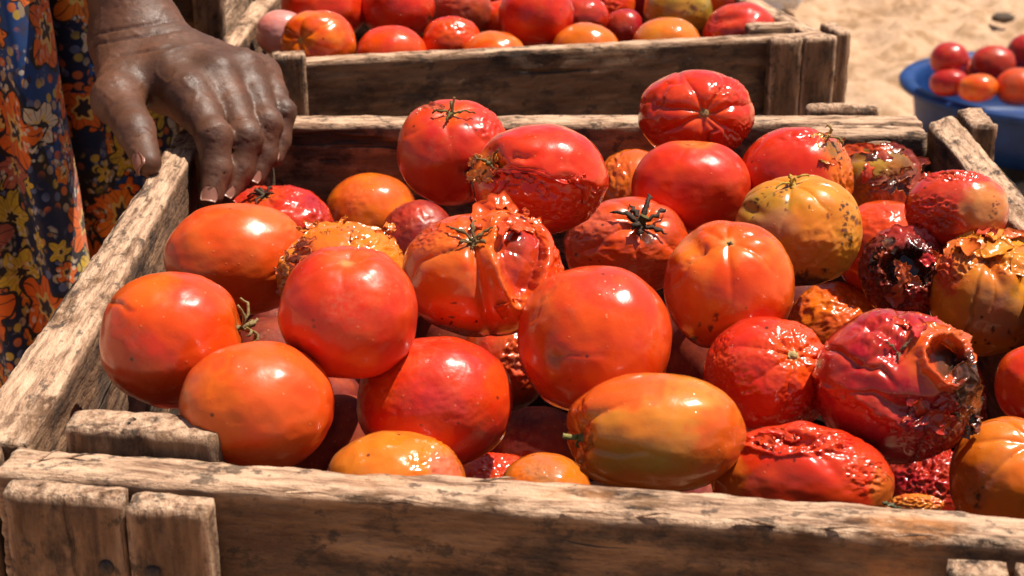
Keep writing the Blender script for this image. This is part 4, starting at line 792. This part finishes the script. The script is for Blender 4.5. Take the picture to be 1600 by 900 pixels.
def hand_sdf(P):
    fa = seg(P, WR, WR * .55 + ELB * .45, .0235, .0345); fa = smin(fa, seg(P, WR * .55 + ELB * .45, ELB, .034, .041), .01)
    fa = smin(fa, seg(P, WR + np.array([-.010, .004, -.002]), WR + np.array([.010, 0, .0]), .0205, .020), .016)
    palm = fa
    b0 = [WR + RT * o for o in (-.008, -.002, .005, .011)]
    down = -UP * .010 + FW * .012
    for i in range(4):
        r0, r1 = (.0160, .0122) if i < 3 else (.0145, .0102)
        palm = smin(palm, seg(P, b0[i], MC[i] - nrm(CAM - MC[i]) * 0, r0, r1), .012)
        palm = smin(palm, seg(P, b0[i] + down, MC[i] + down * .9, .0135, .0112), .012)
    palm = smin(palm, seg(P, TH[0], (MC[0] + WR) / 2 + down, .017, .015), .014)
    out = palm
    fs = []
    for i in range(4):
        r = FR[i]
        f = seg(P, MC[i], PI_[i], r[0] * .96, r[1] * .96); f = smin(f, seg(P, PI_[i], DI[i], r[1], r[2]), .003); f = smin(f, seg(P, DI[i], TI[i], r[2], r[3]), .003)
        n = nrm(CAM - PI_[i])
        f = smin(f, np.linalg.norm(P - (PI_[i] + n * r[1] * .17 + UP * .001), axis=1) - r[1] * .82, .006)     # knuckle
        mid = (MC[i] + PI_[i]) / 2; f = smin(f, seg(P, MC[i] * .7 + PI_[i] * .3, mid, r[0] * .90, r[0] * .90), .006)
        fs.append(f)
        out = smin(out, np.linalg.norm(P - (MC[i] + nrm(np.array([0, .1, 1.])) * r[0] * .12), axis=1) - r[0] * .84, .012)
    ff = fs[0]
    for f in fs[1:]: ff = smin(ff, f, .0018)
    out = smin(out, ff, .007)
    t = seg(P, TH[0], TH[1], TR[0], TR[1]); t = smin(t, seg(P, TH[1], TH[2], TR[1], TR[2]), .004); t = smin(t, seg(P, TH[2], TH[3], TR[2], TR[3]), .003)
    t = smin(t, np.linalg.norm(P - (TH[1] + np.array([-.002, -.001, .002])), axis=1) - .0130, .010)
    out = smin(out, t, .008)
    web = seg(P, TH[1] * .55 + TH[0] * .45, MC[0] * .6 + WR * .4, .0115, .0115); out = smin(out, web, .012)
    for i in range(4):                                                   # extensor tendons on the back of the hand
        a = WR * .62 + MC[i] * .38; n = nrm(CAM - MC[i]) * .6 + np.array([0, 0, .55]); n = nrm(n)
        out = smin(out, seg(P, a + n * .0122, MC[i] + n * (FR[i][0] * .55), .0032, .0050), .008)
    # ulnar knob and wrist hollow
    out = smin(out, np.linalg.norm(P - (WR + np.array([.012, .010, .012])), axis=1) - .012, .014)
    return out
def surface_nets(lo, hi, h, sdf):
    n = np.ceil((hi - lo) / h).astype(int) + 1; cs = 4; nc = n // cs + 2
    g = np.stack(np.meshgrid(*[np.arange(k) for k in nc], indexing='ij'), -1).reshape(-1, 3)
    dc = sdf(lo + g * h * cs).reshape(nc)
    near = np.abs(dc) < h * cs * 1.9
    nn = near.copy()
    for ax in range(3):
        for s_ in (1, -1): nn |= np.roll(near, s_, ax)
    F3 = np.repeat(np.repeat(np.repeat(dc, cs, 0), cs, 1), cs, 2)[:n[0], :n[1], :n[2]].astype(np.float32)
    A3 = np.repeat(np.repeat(np.repeat(nn, cs, 0), cs, 1), cs, 2)[:n[0], :n[1], :n[2]]
    idx = np.argwhere(A3)
    for k in range(0, len(idx), 400000):
        ii = idx[k:k + 400000]; F3[ii[:, 0], ii[:, 1], ii[:, 2]] = sdf(lo + ii * h)
    S = F3 < 0; cn = np.zeros(tuple(n - 1), np.int8)
    for dx in (0, 1):
        for dy in (0, 1):
            for dz in (0, 1): cn += S[dx:n[0] - 1 + dx, dy:n[1] - 1 + dy, dz:n[2] - 1 + dz]
    act = (cn > 0) & (cn < 8); ids = np.full(act.shape, -1); ids[act] = np.arange(act.sum()); V = lo + (np.argwhere(act) + .5) * h
    Fc = []
    for ax in range(3):
        a, b = [(1, 2), (2, 0), (0, 1)][ax]
        s0 = [slice(1, n[k] - 1) for k in range(3)]; s0[ax] = slice(0, n[ax] - 1); s1 = list(s0); s1[ax] = slice(1, n[ax])
        e = S[tuple(s0)] != S[tuple(s1)]; w = np.argwhere(e); fl = S[tuple(s0)][e]
        w[:, a] += 1; w[:, b] += 1
        def cell(da, db):
            q = w.copy(); q[:, a] -= da; q[:, b] -= db; return ids[q[:, 0], q[:, 1], q[:, 2]]
        f = np.stack([cell(1, 1), cell(0, 1), cell(0, 0), cell(1, 0)], 1); f[~fl] = f[~fl][:, ::-1]; Fc.append(f)
    Fc = np.concatenate(Fc); Fc = Fc[(Fc >= 0).all(1)]
    for _ in range(4):                                                   # pull the vertices onto the exact surface
        e = h * .3; d = sdf(V); G = np.stack([sdf(V + np.eye(3)[k] * e) - sdf(V - np.eye(3)[k] * e) for k in range(3)], 1) / (2 * e)
        V = V - nrm(G) * (d * np.minimum(1, np.linalg.norm(G, axis=1)))[:, None]
    soft = np.linalg.norm(G, axis=1) < .93                               # ease the seams where fingers meet
    E = np.concatenate([Fc[:, [0, 1]], Fc[:, [1, 2]], Fc[:, [2, 3]], Fc[:, [3, 0]]])
    for k in range(2):
        m2 = soft.copy(); m2[E[soft[E[:, 0]], 1]] = True; soft = m2
    N = nrm(G)
    for _ in range(14):
        S1 = np.zeros_like(V); N1 = np.zeros_like(V); ct = np.zeros(len(V)); np.add.at(S1, E[:, 0], V[E[:, 1]]); np.add.at(N1, E[:, 0], N[E[:, 1]]); np.add.at(ct, E[:, 0], 1)
        V[soft] = .5 * V[soft] + .5 * (S1 / np.maximum(ct, 1)[:, None])[soft]; N[soft] = nrm(N + N1)[soft]
    return V, Fc, N
def person():
    root = thing("person", "standing person in a blue and orange printed dress resting one hand on the crate's edge", "person", (-.42, 1.25, 0))
    V, Fc, N = surface_nets(np.array([-.385, .885, .69]), np.array([-.105, 1.255, 1.13]), .00165, hand_sdf)
    crease = np.zeros(len(V)); disp = np.zeros(len(V))
    def crease_line(p, ax, n, half, w, depth):
        """A skin fold: short line through p along ax, seen from direction n."""
        nonlocal disp, crease
        q = V - p; u = q @ ax; v = q @ nrm(np.cross(ax, n)); o = q @ n
        vv = v + .0006 * perlin(np.c_[u * 380, u * 0, u * 0 + p[0] * 900]); g = np.exp(-(vv / w) ** 2) * np.exp(-(u / half) ** 4) * (o > -.010) * (np.abs(o) < .025)
        disp -= depth * g; crease = np.maximum(crease, g * .4)
    for i in range(4):
        n = nrm(CAM - PI_[i]); bone = nrm(DI[i] - MC[i]); ax = nrm(np.cross(bone, n)); r = FR[i][1]
        for k in (-.0052, -.0032, -.0012, .0010, .0030, .0048): crease_line(PI_[i] + n * r * .8 + bone * k, ax, n, r * .62, .00055, .00055)
        for k in (-.002, .0005, .003): crease_line(DI[i] + n * FR[i][2] * .8 + bone * k, ax, n, FR[i][2] * .6, .0005, .0004)
        up = nrm(n * .6 + np.array([0, 0, .8])); b2 = nrm(PI_[i] - WR); a2 = nrm(np.cross(b2, up))
        for k in (-.006, -.003, 0, .003, .006): crease_line(MC[i] + up * FR[i][0] + b2 * k, a2, up, FR[i][0] * .55, .0006, .00035)
    n = nrm(CAM - TH[2]); bone = nrm(TH[3] - TH[1]); ax = nrm(np.cross(bone, n))
    for k in (-.006, -.0035, -.001, .0015, .004): crease_line(TH[2] + n * .010 + bone * k, ax, n, .0085, .0006, .0006)
    fa = nrm(ELB - WR); n = nrm(CAM - WR); ax = nrm(np.cross(fa, n))
    for k, hw in ((.004, .03), (.011, .03), (-.006, .018)): crease_line(WR + n * .02 + fa * k, ax, n, hw, .0009, .0011)
    lo = fbm(V * 70, 3); disp += .0003 * lo + .00028 * ridged(V * 420, 2) * sm(.6, .2, np.abs(lo))
    # veins over the back of the hand
    vn = np.abs(perlin(V * [55, 55, 30] + 12)); dm = sm(.06, .0, vn) * (N[:, 2] > .2); disp += .0006 * dm
    palm = np.zeros(len(V))
    for i in range(4): palm = np.maximum(palm, sm(.011, .004, np.linalg.norm(V - (TI[i] - nrm(CAM - TI[i]) * .004 - UP * .004), axis=1)) * .5)
    o = mk("body", V + N * disp[:, None], Fc, M_SKIN, root, fl=dict(crease=np.clip(crease, 0, 1), palm=palm))
    def fingernail(tip, prev, r, n, L):
        bone = nrm(tip - prev); n = nrm(n - bone * (n @ bone)); s = np.cross(bone, n); nu, nv = 9, 9; Vn = []
        for i in range(nu):
            for j in range(nv):
                a = (i / (nu - 1) - .5) * 1.5; b = j / (nv - 1)
                ww = math.sin(min(1, (b * 1.5 + .22)) * math.pi / 2) * (1 - .25 * max(0, b - .75) * 4 * abs(a))
                rr = r * (1.055 - .035 * b); Vn.append(tip + bone * (b - .45) * L + (s * math.sin(a * ww) + n * math.cos(a * ww)) * rr)
        Vn = np.array(Vn); c = Vn.mean(0); f = grid_faces(nu, nv); k = len(Vn); nn = n * .0009
        rim = [i * nv for i in range(nu)] + [(nu - 1) * nv + j for j in range(1, nv)] + [i * nv + nv - 1 for i in range(nu - 2, -1, -1)] + list(range(nv - 2, 0, -1)); rim = np.array(rim); nx = np.roll(rim, -1)
        mk("fingernail", np.concatenate([Vn, Vn - nn * 2]), np.concatenate([f, f[:, ::-1] + k, np.stack([rim, nx, nx + k, rim + k], 1)]), M_NAIL, o)
    for i in range(4): fingernail(TI[i], DI[i], FR[i][3] * 1.02, nrm(CAM - TI[i]) * .8 + RT * -.15, .0098)
    fingernail(TH[3], TH[2], TR[3] * 1.02, nrm(CAM - TH[3]) * .55 - RT * .75, .0135)
    # skirt: folded plan curve dropped from the waist
    ctl = np.array([(-.86, 1.30), (-.80, 1.16), (-.70, 1.09), (-.60, 1.10), (-.53, 1.045), (-.47, 1.075), (-.425, 1.04), (-.385, 1.055), (-.358, 1.028), (-.338, 1.050), (-.318, 1.030), (-.303, 1.048), (-.306, 1.085), (-.345, 1.135), (-.375, 1.175), (-.352, 1.200), (-.325, 1.190), (-.305, 1.215), (-.288, 1.212), (-.272, 1.245), (-.285, 1.29), (-.33, 1.33), (-.45, 1.345), (-.62, 1.38), (-.78, 1.40)])
    m = len(ctl); tt = np.linspace(0, m, 420, endpoint=False); i0 = tt.astype(int); f = (tt - i0)[:, None]
    p0, p1, p2, p3 = ctl[(i0 - 1) % m], ctl[i0 % m], ctl[(i0 + 1) % m], ctl[(i0 + 2) % m]
    C = .5 * (2 * p1 + (p2 - p0) * f + (2 * p0 - 5 * p1 + 4 * p2 - p3) * f ** 2 + (3 * p1 - p0 - 3 * p2 + p3) * f ** 3)
    arc = np.concatenate([[0], np.cumsum(np.linalg.norm(np.diff(C, axis=0), axis=1))]); Z = np.linspace(.12, 1.02, 150); ctr = C.mean(0)
    Vs, UVs = [], []
    for z in Z:
        k = (z - .62); P = C.copy(); P[:, 0] -= .055 * k * (P[:, 0] > -.55); P = ctr + (P - ctr) * (1 - .12 * max(0, z - .8))
        w = fbm(np.c_[arc * 16, np.full(len(C), z * 2.6), arc * 0], 3); w2 = fbm(np.c_[arc * 45, np.full(len(C), z * 7), arc * 0 + 4], 2)
        tg = nrm(np.gradient(P, axis=0)); nn = np.c_[tg[:, 1], -tg[:, 0]]
        P = P + nn * (.009 * w + .002 * w2)[:, None]; Vs.append(np.c_[P, np.full(len(P), z)]); UVs.append(np.c_[arc, np.full(len(P), z), arc * 0])
    Vs = np.array(Vs).transpose(1, 0, 2).reshape(-1, 3); UVs = np.array(UVs).transpose(1, 0, 2).reshape(-1, 3)
    sk = mk("skirt", Vs, grid_faces(420, 150, True), M_PRINT, root, vec=dict(cloth=UVs))
    # unseen bodice, leaned over the crates to shade the skirt; sleeve above the forearm
    th = np.arange(90) * 2 * np.pi / 90; Vs, UVs = [], []
    for k, z in enumerate(np.linspace(.98, 1.50, 60)):
        f = k / 59; cx, cy = -.55 + .42 * f ** .9, 1.25 + .06 * f; rx = .235 - .05 * math.sin(f * math.pi) if f < .8 else .235 - .22 * ((f - .8) / .2) ** 2
        P = np.c_[cx + rx * np.cos(th), cy + rx * .55 * np.sin(th), np.full(90, z)]; P[:, :2] += .006 * fbm(np.c_[np.cos(th) * 3, np.sin(th) * 3, np.full(90, z * 5)], 2)[:, None]
        Vs.append(P); UVs.append(np.c_[th * .2, np.full(90, z), th * 0])
    mk("bodice", np.array(Vs).transpose(1, 0, 2).reshape(-1, 3), grid_faces(90, 60, True), M_PRINT, root, vec=dict(cloth=np.array(UVs).transpose(1, 0, 2).reshape(-1, 3)))
    path = np.linspace(np.array([-.315, 1.178, 1.05]), np.array([-.30, 1.25, 1.44]), 30); Vt, Ft = tube(path, np.linspace(.085, .075, 30), 40, False)
    mk("sleeve", Vt + .004 * fbm(Vt * 18, 2)[:, None], Ft, M_PRINT, root, vec=dict(cloth=np.c_[Vt[:, 0] * 1.3 + Vt[:, 1], Vt[:, 2], Vt[:, 0] * 0]))
person()
